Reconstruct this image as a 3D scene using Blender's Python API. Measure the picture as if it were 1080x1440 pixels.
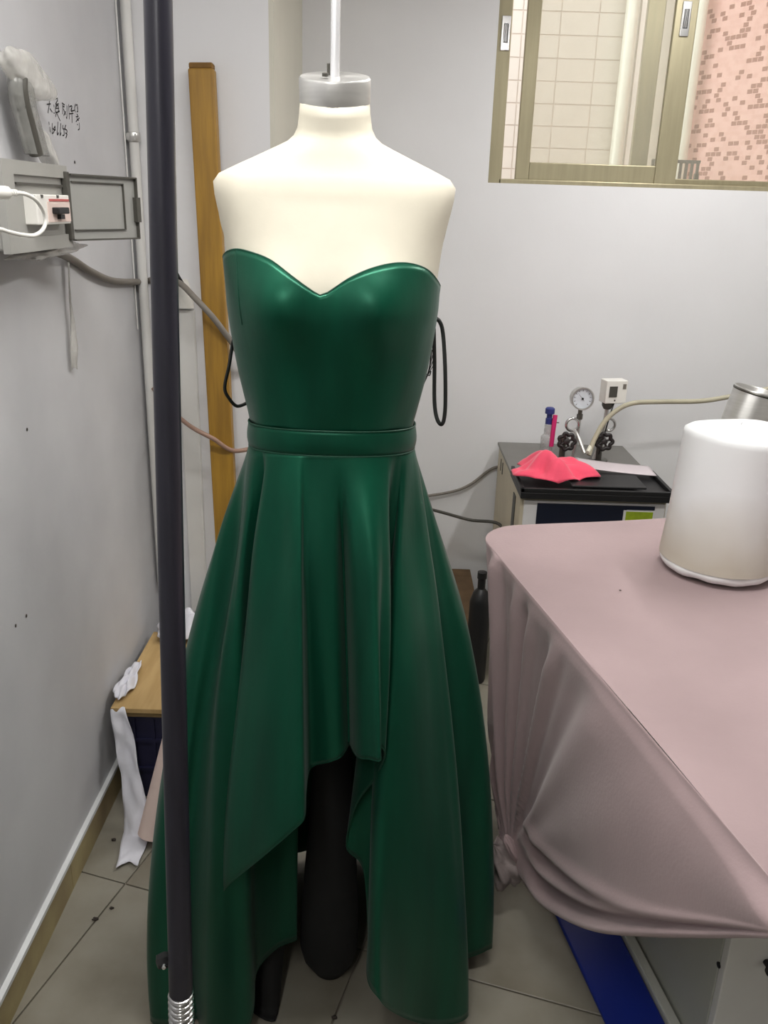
import bpy, bmesh, math, random
from mathutils import Vector, Matrix
random.seed(7)
for o in list(bpy.data.objects): bpy.data.objects.remove(o, do_unlink=True)
scn = bpy.context.scene
COL = scn.collection
rad = math.radians
# ------------------------------------------------------------------ camera
FPX, PITCH, ROLL, CAMH = 1200.0, rad(19.7), rad(1.8), 1.55
cF = Vector((0, math.cos(PITCH), -math.sin(PITCH)))
u0 = Vector((0, math.sin(PITCH), math.cos(PITCH))); r0 = Vector((1, 0, 0))
cR = r0*math.cos(ROLL) + u0*math.sin(ROLL)
cU = -r0*math.sin(ROLL) + u0*math.cos(ROLL)
cC = Vector((0, 0, CAMH))
cam = bpy.data.cameras.new('camera'); cam.sensor_width = 36; cam.lens = FPX/1440*36
cam.clip_start = 0.02
camo = bpy.data.objects.new('camera', cam); COL.objects.link(camo)
m = Matrix.Identity(4)
for i in range(3):
    m[i][0] = cR[i]; m[i][1] = cU[i]; m[i][2] = -cF[i]; m[i][3] = cC[i]
camo.matrix_world = m
scn.camera = camo
# measuring helpers: where a sight line of the survey photo meets a plane of the place
def ray(px, py): return cF + cR*((px-540)/FPX) + cU*((720-py)/FPX)
def atY(px, py, d): v = ray(px, py); return cC + v*(d/v.y)
def atZ(px, py, z): v = ray(px, py); return cC + v*((z-CAMH)/v.z)
def atX(px, py, x): v = ray(px, py); return cC + v*(x/v.x)
# ------------------------------------------------------------------ world and exposure
w = bpy.data.worlds.new('world'); scn.world = w; w.use_nodes = True
bg = w.node_tree.nodes['Background']
bg.inputs['Color'].default_value = (0.90, 0.95, 1.0, 1); bg.inputs['Strength'].default_value = 2.0
scn.view_settings.view_transform = 'Standard'
scn.view_settings.look = 'None'
scn.view_settings.gamma = 1.0
scn.view_settings.use_curve_mapping = False
scn.view_settings.exposure = 0.55
LAMP_W = 14.0
# ------------------------------------------------------------------ materials
def srgb(r, g, b):
    f = lambda c: (c/255/12.92) if c/255 <= 0.04045 else ((c/255+0.055)/1.055)**2.4
    return (f(r), f(g), f(b), 1)
def mat(name, col, rough=0.6, metal=0.0, noise=0.0, nscale=8.0, bump=0.0, bscale=40.0, col2=None, stretch=None,
        spec=0.5, alpha=1.0, trans=0.0, sheen=0.0, emit=0.0, aniso=0.0, ncontrast=(0.35, 0.65), coat=0.0):
    M = bpy.data.materials.new(name); M.use_nodes = True
    nt = M.node_tree; B = nt.nodes['Principled BSDF']
    B.inputs['Base Color'].default_value = col; B.inputs['Roughness'].default_value = rough
    B.inputs['Metallic'].default_value = metal; B.inputs['Specular IOR Level'].default_value = spec
    B.inputs['Alpha'].default_value = alpha; B.inputs['Transmission Weight'].default_value = trans
    B.inputs['Sheen Weight'].default_value = sheen; B.inputs['Coat Weight'].default_value = coat
    B.inputs['Anisotropic'].default_value = aniso
    if emit:
        B.inputs['Emission Color'].default_value = col; B.inputs['Emission Strength'].default_value = emit
    tc = nt.nodes.new('ShaderNodeTexCoord'); mp = nt.nodes.new('ShaderNodeMapping')
    nt.links.new(tc.outputs['Object'], mp.inputs['Vector'])
    if stretch: mp.inputs['Scale'].default_value = stretch
    n = nt.nodes.new('ShaderNodeTexNoise'); n.inputs['Scale'].default_value = nscale; n.inputs['Detail'].default_value = 5
    nt.links.new(mp.outputs['Vector'], n.inputs['Vector'])
    if noise or col2:
        c2 = col2 or tuple(list(x*(1-noise) for x in col[:3])+[1])
        rp = nt.nodes.new('ShaderNodeValToRGB')
        rp.color_ramp.elements[0].position = ncontrast[0]; rp.color_ramp.elements[1].position = ncontrast[1]
        rp.color_ramp.elements[0].color = c2; rp.color_ramp.elements[1].color = col
        nt.links.new(n.outputs['Fac'], rp.inputs['Fac']); nt.links.new(rp.outputs['Color'], B.inputs['Base Color'])
    if bump:
        n2 = nt.nodes.new('ShaderNodeTexNoise'); n2.inputs['Scale'].default_value = bscale; n2.inputs['Detail'].default_value = 4
        nt.links.new(mp.outputs['Vector'], n2.inputs['Vector'])
        bp = nt.nodes.new('ShaderNodeBump'); bp.inputs['Strength'].default_value = bump; bp.inputs['Distance'].default_value = 0.01
        nt.links.new(n2.outputs['Fac'], bp.inputs['Height']); nt.links.new(bp.outputs['Normal'], B.inputs['Normal'])
    return M
M = {}
M['wall'] = mat('white_wall_paint', srgb(226, 226, 228), 0.75, noise=0.05, nscale=2.2, bump=0.12, bscale=14)
M['wall_far'] = mat('grey_wall_paint', srgb(196, 194, 190), 0.8, noise=0.08)
M['wall_l'] = mat('scuffed_wall_paint', srgb(204, 204, 206), 0.75, col2=srgb(184, 184, 187), nscale=1.7, bump=0.15, bscale=12)
M['pillar'] = mat('beige_shaded_paint', srgb(206, 203, 190), 0.75, noise=0.06, nscale=3, bump=0.1, bscale=14)  # beige tint, with the shading of the pillar's side face put into the colour
M['ceiling'] = mat('ceiling_paint', srgb(228, 228, 226), 0.8, noise=0.04)
M['grout'] = mat('tile_grout', srgb(120, 112, 100), 0.9, noise=0.2)
M['tile'] = mat('floor_tile_glaze', srgb(146, 142, 130), 0.42, col2=srgb(120, 114, 100), nscale=4, bump=0.03, bscale=30)
M['skirting'] = mat('skirting_tile', srgb(178, 164, 118), 0.5, col2=srgb(140, 122, 88), nscale=5)
M['trimwhite'] = mat('white_trim_paint', srgb(226, 228, 228), 0.6, noise=0.06)
M['frame'] = mat('bronze_aluminium', srgb(164, 156, 128), 0.38, metal=0.45, noise=0.12, nscale=10, stretch=(6, 6, 0.4))
M['framepale'] = mat('pale_aluminium', srgb(226, 224, 208), 0.4, metal=0.2, noise=0.05)
M['chrome'] = mat('chrome', srgb(215, 215, 215), 0.18, metal=1.0, noise=0.05)
M['rod'] = mat('bright_rod', srgb(226, 226, 228), 0.25, metal=0.5, noise=0.03)
M['steel'] = mat('brushed_steel', srgb(206, 205, 202), 0.36, metal=0.75, noise=0.10, nscale=12, stretch=(1, 1, 12), aniso=0.5)
def glassm():
    G = bpy.data.materials.new('window_glass'); G.use_nodes = True; nt = G.node_tree
    for n in list(nt.nodes): nt.nodes.remove(n)
    o = nt.nodes.new('ShaderNodeOutputMaterial'); mx = nt.nodes.new('ShaderNodeMixShader')
    t = nt.nodes.new('ShaderNodeBsdfTransparent'); t.inputs['Color'].default_value = (0.92, 0.92, 0.89, 1)
    g = nt.nodes.new('ShaderNodeBsdfGlossy'); g.inputs['Roughness'].default_value = 0.4
    d = nt.nodes.new('ShaderNodeBsdfDiffuse'); d.inputs['Color'].default_value = srgb(235, 230, 214)
    mx2 = nt.nodes.new('ShaderNodeMixShader'); mx.inputs[0].default_value = 0.012; mx2.inputs[0].default_value = 0.14
    nt.links.new(t.outputs[0], mx.inputs[1]); nt.links.new(g.outputs[0], mx.inputs[2])
    nt.links.new(mx.outputs[0], mx2.inputs[1]); nt.links.new(d.outputs[0], mx2.inputs[2])
    nt.links.new(mx2.outputs[0], o.inputs['Surface'])
    return G
M['glass'] = glassm()
def filmm(name, col, fac, rough):
    G = bpy.data.materials.new(name); G.use_nodes = True; nt = G.node_tree
    B = nt.nodes['Principled BSDF']; o = nt.nodes['Material Output']
    B.inputs['Base Color'].default_value = col; B.inputs['Roughness'].default_value = rough
    t = nt.nodes.new('ShaderNodeBsdfTransparent'); mx = nt.nodes.new('ShaderNodeMixShader')
    tc = nt.nodes.new('ShaderNodeTexCoord'); n = nt.nodes.new('ShaderNodeTexNoise'); n.inputs['Scale'].default_value = 30
    nt.links.new(tc.outputs['Object'], n.inputs['Vector'])
    mr = nt.nodes.new('ShaderNodeMapRange'); mr.inputs['To Min'].default_value = max(0, fac-0.2); mr.inputs['To Max'].default_value = min(1, fac+0.2)
    nt.links.new(n.outputs['Fac'], mr.inputs['Value']); nt.links.new(mr.outputs[0], mx.inputs[0])
    bp = nt.nodes.new('ShaderNodeBump'); bp.inputs['Strength'].default_value = 0.5; bp.inputs['Distance'].default_value = 0.01
    nt.links.new(n.outputs['Fac'], bp.inputs['Height']); nt.links.new(bp.outputs['Normal'], B.inputs['Normal'])
    nt.links.new(t.outputs[0], mx.inputs[1]); nt.links.new(B.outputs[0], mx.inputs[2]); nt.links.new(mx.outputs[0], o.inputs['Surface'])
    return G
M['film'] = filmm('clear_plastic_film', srgb(214, 212, 206), 0.55, 0.25)
M['smoke'] = filmm('smoky_clear_plastic', srgb(150, 150, 146), 0.62, 0.25)
M['canvas'] = mat('cream_canvas', srgb(212, 206, 189), 0.85, noise=0.03, nscale=30, bump=0.015, bscale=300)
def satin(name, c, c2, rough=0.37):
    return mat(name, c, rough, metal=0.5, col2=c2, nscale=3.5, stretch=(6, 6, 0.6), bump=0.05, bscale=6, spec=0.35, aniso=0.3, sheen=0.05)
M['satin'] = satin('emerald_satin', srgb(4, 82, 59), srgb(3, 72, 52))
M['piping'] = mat('emerald_piping', srgb(8, 70, 50), 0.5, noise=0.1)
M['black_cloth'] = mat('black_lining_cloth', srgb(14, 14, 14), 0.85, noise=0.2, nscale=20)
M['black_ribbon'] = mat('black_ribbon', srgb(24, 28, 26), 0.5, noise=0.1)
M['rack'] = mat('dark_painted_steel', srgb(43, 42, 53), 0.34, metal=0.15, noise=0.25, nscale=9, stretch=(8, 8, 0.5), spec=0.5)
M['black'] = mat('black_plastic', srgb(22, 22, 24), 0.45, noise=0.15)
M['wood'] = mat('varnished_yellow_wood', srgb(164, 124, 40), 0.5, col2=srgb(138, 102, 32), nscale=5, stretch=(12, 12, 0.7), bump=0.05)
M['wood_end'] = mat('raw_wood_end', srgb(126, 92, 40), 0.8, noise=0.2, nscale=40)
M['ply'] = mat('plywood', srgb(188, 158, 108), 0.7, col2=srgb(174, 144, 94), nscale=4, stretch=(10, 1.5, 10))
M['ply_edge'] = mat('plywood_edge', srgb(122, 100, 62), 0.8, noise=0.35, nscale=20, stretch=(2, 2, 60))
M['navy'] = mat('navy_crate_plastic', srgb(34, 34, 66), 0.55, noise=0.2)
M['paper'] = mat('white_paper', srgb(222, 222, 230), 0.85, noise=0.06, bump=0.2, bscale=14)
M['pinkpaper'] = mat('pale_pink_paper', srgb(228, 206, 198), 0.8, noise=0.06)
M['pinkend'] = mat('maroon_core', srgb(140, 70, 76), 0.8, noise=0.3, nscale=40)
M['greyplastic'] = mat('grey_plastic', srgb(160, 159, 154), 0.45, noise=0.08, nscale=10)
M['greydoor'] = mat('grey_translucent_door', srgb(150, 150, 146), 0.3, noise=0.06)
M['dkgrey'] = mat('dark_grey_plastic', srgb(74, 72, 66), 0.5, noise=0.15)
M['white'] = mat('white_plastic', srgb(232, 230, 224), 0.4, noise=0.04)
M['pinkface'] = mat('pink_breaker_face', srgb(226, 205, 196), 0.5, noise=0.05)
M['red'] = mat('red_print', srgb(190, 92, 88), 0.5, noise=0.1)
M['ink'] = mat('black_marker_ink', srgb(52, 50, 50), 0.8, noise=0.2)
M['cable'] = mat('grey_cable', srgb(120, 114, 106), 0.55, noise=0.1)
M['pinkcable'] = mat('brown_tube', srgb(150, 120, 104), 0.5, noise=0.1)
M['conduit'] = mat('white_conduit', srgb(216, 215, 212), 0.45, noise=0.05)
M['cream'] = mat('cream_trunking', srgb(232, 232, 212), 0.5, noise=0.05)
M['hose'] = mat('beige_rubber_hose', srgb(178, 172, 150), 0.5, noise=0.12, nscale=20)
M['mbody'] = mat('white_enamel', srgb(222, 220, 220), 0.4, noise=0.05)
M['mside'] = mat('beige_enamel', srgb(200, 190, 168), 0.5, noise=0.12, nscale=6)
M['deck'] = mat('grey_metal_deck', srgb(128, 126, 122), 0.5, metal=0.3, noise=0.12)
M['navypanel'] = mat('navy_panel', srgb(20, 26, 44), 0.35, noise=0.15)
M['green'] = mat('lime_label_print', srgb(150, 172, 34), 0.5, noise=0.2, nscale=60)
M['dial'] = mat('dial_face', srgb(216, 222, 228), 0.4, noise=0.06, nscale=60)
M['bluecap'] = mat('blue_cap', srgb(44, 54, 120), 0.45, noise=0.1)
M['magenta'] = mat('magenta_tube', srgb(206, 40, 110), 0.4, noise=0.1)
M['clear'] = filmm('clear_tube', srgb(180, 180, 180), 0.45, 0.15)
M['dkmetal'] = mat('dull_metal', srgb(110, 108, 102), 0.4, metal=0.8, noise=0.2, nscale=30)
M['wheel'] = mat('black_handwheel', srgb(30, 22, 22), 0.5, noise=0.2)
M['pinkcloth'] = mat('coral_pink_cloth', srgb(240, 76, 106), 0.8, noise=0.1, nscale=15, bump=0.15, bscale=60, sheen=0.3)
M['lilac'] = mat('pale_lilac_sheet', srgb(206, 196, 200), 0.5, noise=0.05)
M['tcloth'] = mat('dusty_pink_tablecloth', srgb(166, 144, 145), 0.85, col2=srgb(154, 133, 134), nscale=3, bump=0.06, bscale=160, sheen=0.2)
M['tail'] = mat('greyed_cloth_tail', srgb(150, 138, 136), 0.9, noise=0.2, nscale=18, bump=0.4, bscale=30)
M['foam'] = mat('white_foam_wrap', srgb(236, 236, 236), 0.55, noise=0.04, nscale=6, bump=0.15, bscale=10, spec=0.4)
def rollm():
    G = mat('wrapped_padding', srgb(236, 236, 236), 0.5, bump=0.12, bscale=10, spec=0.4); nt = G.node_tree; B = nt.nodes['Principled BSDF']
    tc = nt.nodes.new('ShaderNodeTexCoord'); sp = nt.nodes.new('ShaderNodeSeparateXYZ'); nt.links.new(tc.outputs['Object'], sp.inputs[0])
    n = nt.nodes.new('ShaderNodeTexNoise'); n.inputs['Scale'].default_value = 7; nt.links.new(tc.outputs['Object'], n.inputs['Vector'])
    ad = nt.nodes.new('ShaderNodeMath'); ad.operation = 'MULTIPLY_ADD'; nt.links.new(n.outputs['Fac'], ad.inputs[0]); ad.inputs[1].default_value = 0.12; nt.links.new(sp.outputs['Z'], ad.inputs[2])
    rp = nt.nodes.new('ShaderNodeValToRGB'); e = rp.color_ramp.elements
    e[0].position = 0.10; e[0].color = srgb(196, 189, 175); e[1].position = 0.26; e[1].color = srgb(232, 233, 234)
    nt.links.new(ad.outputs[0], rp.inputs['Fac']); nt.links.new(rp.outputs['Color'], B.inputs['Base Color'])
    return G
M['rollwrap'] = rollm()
M['foamin'] = mat('ivory_batting', srgb(226, 220, 204), 0.9, noise=0.08, nscale=30, bump=0.4, bscale=50)
M['bluesheet'] = mat('royal_blue_plastic', srgb(14, 44, 150), 0.45, noise=0.2, nscale=5)
M['palewood'] = mat('pale_board_edge', srgb(206, 208, 200), 0.6, noise=0.08)
M['cabside'] = mat('grey_green_laminate', srgb(186, 188, 178), 0.5, noise=0.05)
M['cabfront'] = mat('white_laminate', srgb(226, 226, 222), 0.4, noise=0.03)
M['tablewood'] = mat('table_board', srgb(190, 160, 120), 0.7, noise=0.15, stretch=(8, 1, 8))
M['otile'] = mat('beige_facade_tile', srgb(214, 204, 190), 0.5, col2=srgb(206, 196, 181), nscale=3)
M['ojoint'] = mat('facade_joint', srgb(206, 192, 176), 0.9, noise=0.1)
M['oplain'] = mat('pale_render', srgb(236, 228, 218), 0.8, noise=0.04)
M['lampbody'] = mat('lamp_housing', srgb(235, 235, 235), 0.5, noise=0.02)
M['tube'] = mat('fluorescent_tube', (1, 0.98, 0.94, 1), 0.3, emit=8.0)
M['brownjunk'] = mat('brown_cardboard', srgb(120, 96, 70), 0.9, noise=0.3, nscale=12)
M['scrap'] = mat('dark_scrap', srgb(58, 50, 44), 0.9, noise=0.3, nscale=50)
def mosaic():
    G = bpy.data.materials.new('pink_mosaic'); G.use_nodes = True; nt = G.node_tree; B = nt.nodes['Principled BSDF']
    tc = nt.nodes.new('ShaderNodeTexCoord'); br = nt.nodes.new('ShaderNodeTexBrick')
    nt.links.new(tc.outputs['UV'], br.inputs['Vector'])
    br.inputs['Scale'].default_value = 1.0; br.inputs['Brick Width'].default_value = 0.034; br.inputs['Row Height'].default_value = 0.023
    br.inputs['Mortar Size'].default_value = 0.0015; br.inputs['Bias'].default_value = 0.0
    br.inputs['Color1'].default_value = (0, 0, 0, 1); br.inputs['Color2'].default_value = (1, 1, 1, 1)
    br.inputs['Mortar'].default_value = (0.1, 0.1, 0.1, 1)
    rp = nt.nodes.new('ShaderNodeValToRGB'); rp.color_ramp.interpolation = 'CONSTANT'
    e = rp.color_ramp.elements; e[0].color = srgb(226, 182, 170); e[1].position = 0.74; e[1].color = srgb(158, 108, 94)
    x = e.new(0.35); x.color = srgb(220, 174, 162)
    nt.links.new(br.outputs['Color'], rp.inputs['Fac']); nt.links.new(rp.outputs['Color'], B.inputs['Base Color'])
    B.inputs['Roughness'].default_value = 0.5
    return G
M['mosaic'] = mosaic()
# ------------------------------------------------------------------ builders
def empty(name, loc, label, cat, group=None):
    o = bpy.data.objects.new(name, None); COL.objects.link(o); o.location = loc; o.empty_display_size = 0.05
    o['label'] = label; o['category'] = cat
    if group: o['group'] = group
    return o
def wloc(o):
    v = Vector(o.location)
    while o.parent: o = o.parent; v += Vector(o.location)
    return v
def mk(name, verts, faces, m, parent=None, smooth=True, label=None, cat=None, group=None, kind=None, solid=0, sub=0, bevel=0, uvs=None, angle=40):
    verts = [Vector(v) for v in verts]
    if parent is not None: org = wloc(parent)
    elif kind == 'structure': org = Vector((0, 0, 0))
    else:
        xs = [v.x for v in verts]; ys = [v.y for v in verts]; zs = [v.z for v in verts]
        org = Vector(((min(xs)+max(xs))/2, (min(ys)+max(ys))/2, min(zs)))
    me = bpy.data.meshes.new(name); me.from_pydata([tuple(v-org) for v in verts], [], faces); me.update()
    bm = bmesh.new(); bm.from_mesh(me); bmesh.ops.recalc_face_normals(bm, faces=bm.faces); bm.to_mesh(me); bm.free()
    me.materials.append(m if not isinstance(m, str) else M[m])
    if uvs:
        l = me.uv_layers.new(name='UVMap')
        for lp in me.loops: l.data[lp.index].uv = uvs[lp.vertex_index]
    o = bpy.data.objects.new(name, me); COL.objects.link(o)
    if parent is not None: o.parent = parent
    else: o.location = org
    if smooth:
        for p in me.polygons: p.use_smooth = True
        if angle < 180:
            try: me.set_sharp_from_angle(angle=rad(angle))
            except Exception: pass
    if solid: md = o.modifiers.new('solid', 'SOLIDIFY'); md.thickness = solid; md.offset = 0
    if bevel: md = o.modifiers.new('bevel', 'BEVEL'); md.width = bevel; md.segments = 2; md.limit_method = 'ANGLE'
    if sub: md = o.modifiers.new('sub', 'SUBSURF'); md.levels = sub; md.render_levels = sub
    if label: o['label'] = label
    if cat: o['category'] = cat
    if group: o['group'] = group
    if kind: o['kind'] = kind
    return o
class MB:
    def __init__(s): s.v = []; s.f = []
    def add(s, v, f):
        k = len(s.v); s.v += [Vector(x) for x in v]; s.f += [[i+k for i in q] for q in f]; return s
    def box(s, lo, hi, M4=None):
        x0, y0, z0 = lo; x1, y1, z1 = hi
        v = [Vector(q) for q in ((x0,y0,z0),(x1,y0,z0),(x1,y1,z0),(x0,y1,z0),(x0,y0,z1),(x1,y0,z1),(x1,y1,z1),(x0,y1,z1))]
        if M4 is not None: v = [M4 @ q for q in v]
        return s.add(v, [[0,3,2,1],[4,5,6,7],[0,1,5,4],[1,2,6,5],[2,3,7,6],[3,0,4,7]])
    def tube(s, pts, r, n=12, caps=True, closed=False):
        pts = [Vector(p) for p in pts]; N = len(pts); rs = r if isinstance(r, (list, tuple)) else [r]*N
        up = None; rings = []
        for i, p in enumerate(pts):
            a = pts[(i-1) % N] if (closed or i > 0) else p; b = pts[(i+1) % N] if (closed or i < N-1) else p
            t = (b-a).normalized()
            if up is None:
                up = Vector((0, 0, 1)) if abs(t.z) < 0.9 else Vector((1, 0, 0))
            sx = (up - t*up.dot(t)).normalized(); up = sx; sy = t.cross(sx)
            rings.append([p + (sx*math.cos(2*math.pi*k/n) + sy*math.sin(2*math.pi*k/n))*rs[i] for k in range(n)])
        v = [q for R_ in rings for q in R_]; f = []
        for i in range(N if closed else N-1):
            j = (i+1) % N
            for k in range(n): f.append([i*n+k, i*n+(k+1) % n, j*n+(k+1) % n, j*n+k])
        if caps and not closed: f.append(list(range(n))[::-1]); f.append([(N-1)*n+k for k in range(n)])
        return s.add(v, f)
    def lathe(s, prof, c=(0, 0, 0), n=32, axis=None, caps=True):
        # prof: (r, h) list along axis from c
        ax = Vector(axis or (0, 0, 1)).normalized(); c = Vector(c)
        ux = (Vector((1, 0, 0)) if abs(ax.x) < 0.9 else Vector((0, 1, 0))); ux = (ux - ax*ux.dot(ax)).normalized(); uy = ax.cross(ux)
        v = [c + ax*h + (ux*math.cos(2*math.pi*k/n) + uy*math.sin(2*math.pi*k/n))*r for r, h in prof for k in range(n)]
        f = [[i*n+k, i*n+(k+1) % n, (i+1)*n+(k+1) % n, (i+1)*n+k] for i in range(len(prof)-1) for k in range(n)]
        if caps: f.append(list(range(n))[::-1]); f.append([(len(prof)-1)*n+k for k in range(n)])
        return s.add(v, f)
    def grid(s, rows, closed=False):
        n = len(rows[0]); v = [q for r_ in rows for q in r_]; f = []
        for i in range(len(rows)-1):
            for k in range(n if closed else n-1):
                f.append([i*n+k, i*n+(k+1) % n, (i+1)*n+(k+1) % n, (i+1)*n+k])
        return s.add(v, f)
    def out(s, name, m, parent=None, **k): return mk(name, s.v, s.f, m, parent, **k)
def cr(pts, n=8, closed=False):
    pts = [Vector(p) for p in pts]; N = len(pts); out = []
    for i in range(N if closed else N-1):
        g = lambda j: pts[j % N] if closed else pts[max(0, min(N-1, j))]
        a, b, c, d = g(i-1), g(i), g(i+1), g(i+2)
        for k in range(n):
            t = k/n
            out.append(0.5*((2*b)+(c-a)*t+(2*a-5*b+4*c-d)*t*t+(3*b-a-3*c+d)*t**3))
    if not closed: out.append(pts[-1])
    return out
def lin(xs, ys, x):
    if x <= xs[0]: return ys[0]
    for i in range(len(xs)-1):
        if x <= xs[i+1]:
            t = (x-xs[i])/(xs[i+1]-xs[i]); return ys[i]+(ys[i+1]-ys[i])*t
    return ys[-1]
def sst(a, b, x): t = max(0, min(1, (x-a)/(b-a))); return t*t*(3-2*t)
def smo(xs, ys, x):
    if x <= xs[0]: return ys[0]
    if x >= xs[-1]: return ys[-1]
    n = len(xs)
    i = max(j for j in range(n-1) if xs[j] <= x)
    def sl(j):
        a, b = max(0, j-1), min(n-1, j+1); return (ys[b]-ys[a])/(xs[b]-xs[a])
    h = xs[i+1]-xs[i]; t = (x-xs[i])/h
    return (2*t**3-3*t*t+1)*ys[i]+(t**3-2*t*t+t)*h*sl(i)+(-2*t**3+3*t*t)*ys[i+1]+(t**3-t*t)*h*sl(i+1)
# ================================================================== THE ROOM
WLX, PILY, PILX, BACKY, WRX, FRY, CEIL = -0.72, 2.5, -0.326, 3.25, 2.3, -1.6, 2.55
WX0, WX1, WZ0, WZ1 = 0.332, 1.62, 1.64, 2.45      # window opening
mb = MB().box((WLX-0.1, FRY-0.1, -0.12), (WRX+0.1, BACKY+0.15, -0.005))
floor = mb.out('floor', 'grout', smooth=False, kind='structure', label='tiled floor with pale worn square tiles')
# floor tiles, laid askew to the walls as in the photo
ta = rad(-16.5); e1 = Vector((math.cos(ta), math.sin(ta), 0)); e2 = Vector((-math.sin(ta), math.cos(ta), 0))
T0 = Vector((-0.018, 1.452, 0)); TS = 0.6
hs = TS/2-0.0022
tv = [e1*(sx*(hs-b))+e2*(sy*(hs-b))+Vector((0, 0, z)) for z, b in ((-0.005, 0), (-0.0008, 0), (0, 0.0012)) for sx, sy in ((-1,-1),(1,-1),(1,1),(-1,1))]
tf = [[8,9,10,11]]+[[r*4+k, r*4+(k+1) % 4, (r+1)*4+(k+1) % 4, (r+1)*4+k] for r in range(2) for k in range(4)]
tme = bpy.data.meshes.new('floor_tile'); tme.from_pydata([tuple(v) for v in tv], [], tf); tme.materials.append(M['tile'])
def clip(poly, n, d):
    out = []
    for p, q in zip(poly, poly[1:]+poly[:1]):
        a_, b_ = p.dot(n)-d, q.dot(n)-d
        if a_ >= 0: out.append(p)
        if a_*b_ < 0: out.append(p.lerp(q, a_/(a_-b_)))
    return out
for i in range(-7, 8):
    for j in range(-8, 8):
        c = T0+e1*(TS*(i+0.5))+e2*(TS*(j+0.5)); z_ = random.uniform(-0.0006, 0.0004)
        poly = [c+e1*(sx*hs)+e2*(sy*hs) for sx, sy in ((-1,-1),(1,-1),(1,1),(-1,1))]
        full = list(poly)
        for n_, d_ in ((Vector((1, 0, 0)), WLX), (Vector((-1, 0, 0)), -WRX), (Vector((0, 1, 0)), FRY), (Vector((0, -1, 0)), -BACKY)): poly = clip(poly, n_, d_) if len(poly) > 2 else []
        if len(poly) < 3: continue
        if len(poly) == 4 and all((p-q).length < 1e-5 for p, q in zip(poly, full)):
            o = bpy.data.objects.new('floor_tile', tme); COL.objects.link(o); o.parent = floor; o.location = (c.x, c.y, z_)
        else:
            k_ = len(poly); vv_ = [p+Vector((0, 0, -0.005)) for p in poly]+[p+Vector((0, 0, z_)) for p in poly]
            mk('floor_tile', vv_, [list(range(k_, 2*k_))]+[[q, (q+1) % k_, k_+(q+1) % k_, k_+q] for q in range(k_)], 'tile', floor, smooth=False)
MB().box((WLX-0.12, FRY, -0.005), (WLX, PILY+0.05, CEIL)).out('wall_left', 'wall_l', smooth=False, kind='structure')
MB().box((WLX-0.12, PILY, -0.005), (PILX-0.012, BACKY+0.12, CEIL)).out('wall_pillar', 'wall', smooth=False, kind='structure')
MB().box((PILX-0.012, PILY, -0.005), (PILX, BACKY, CEIL)).out('wall_return', 'pillar', smooth=False, kind='structure')
mb = MB()
mb.box((PILX-0.02, BACKY, -0.005), (WX0, BACKY+0.26, CEIL)).box((WX1, BACKY, -0.005), (WRX+0.1, BACKY+0.26, CEIL))
mb.box((WX0, BACKY, -0.005), (WX1, BACKY+0.26, WZ0)).box((WX0, BACKY, WZ1), (WX1, BACKY+0.26, CEIL))
mb.out('wall_back', 'wall', smooth=False, kind='structure')
MB().box((WRX, FRY, -0.005), (WRX+0.1, BACKY, CEIL)).out('wall_right', 'wall_far', smooth=False, kind='structure')
MB().box((WLX-0.12, FRY-0.1, -0.005), (WRX+0.1, FRY, CEIL)).out('wall_front', 'wall_far', smooth=False, kind='structure')
MB().box((WLX-0.12, FRY-0.1, CEIL), (WRX+0.1, BACKY+0.12, CEIL+0.1)).out('ceiling', 'ceiling', smooth=False, kind='structure')
# skirting: separate tiles with a white cap line
bb = MB().box((WLX, FRY, 0.078), (WLX+0.012, PILY, 0.088)).out('baseboard_left', 'trimwhite', smooth=False, kind='structure')
y = FRY+0.002
while y < PILY-0.05:
    y2 = min(y+0.398, PILY-0.002)
    MB().box((WLX, y, 0.0), (WLX+0.010, y2, 0.078)).out('skirting_tile', 'skirting', bb, smooth=False)
    y += 0.40
# ------------------------------------------------------------------ window
win = bpy.data.objects.new('window_1', None); COL.objects.link(win); win.location = (WX0, BACKY, WZ0)
win['kind'] = 'structure'; win['label'] = 'bronze aluminium sliding window set in the back wall'
FY = BACKY+0.17
def wx(px, y): return atY(px, 250, y).x
fr = MB().box((WX0, FY-0.01, WZ0), (WX0+0.065, FY+0.07, WZ1)).out('frame_jamb', 'frame', win, smooth=False, bevel=0.003)
MB().box((WX1-0.05, FY-0.01, WZ0), (WX1, FY+0.07, WZ1)).out('frame_jamb', 'frame', win, smooth=False, bevel=0.003)
MB().box((WX0+0.055, FY-0.01, WZ0), (WX1-0.05, FY+0.07, WZ0+0.020)).out('frame_track', 'frame', win, smooth=False, bevel=0.003)
MB().box((WX0+0.055, FY-0.01, WZ1-0.04), (WX1-0.05, FY+0.07, WZ1)).out('frame_head', 'frame', win, smooth=False, bevel=0.003)
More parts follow.
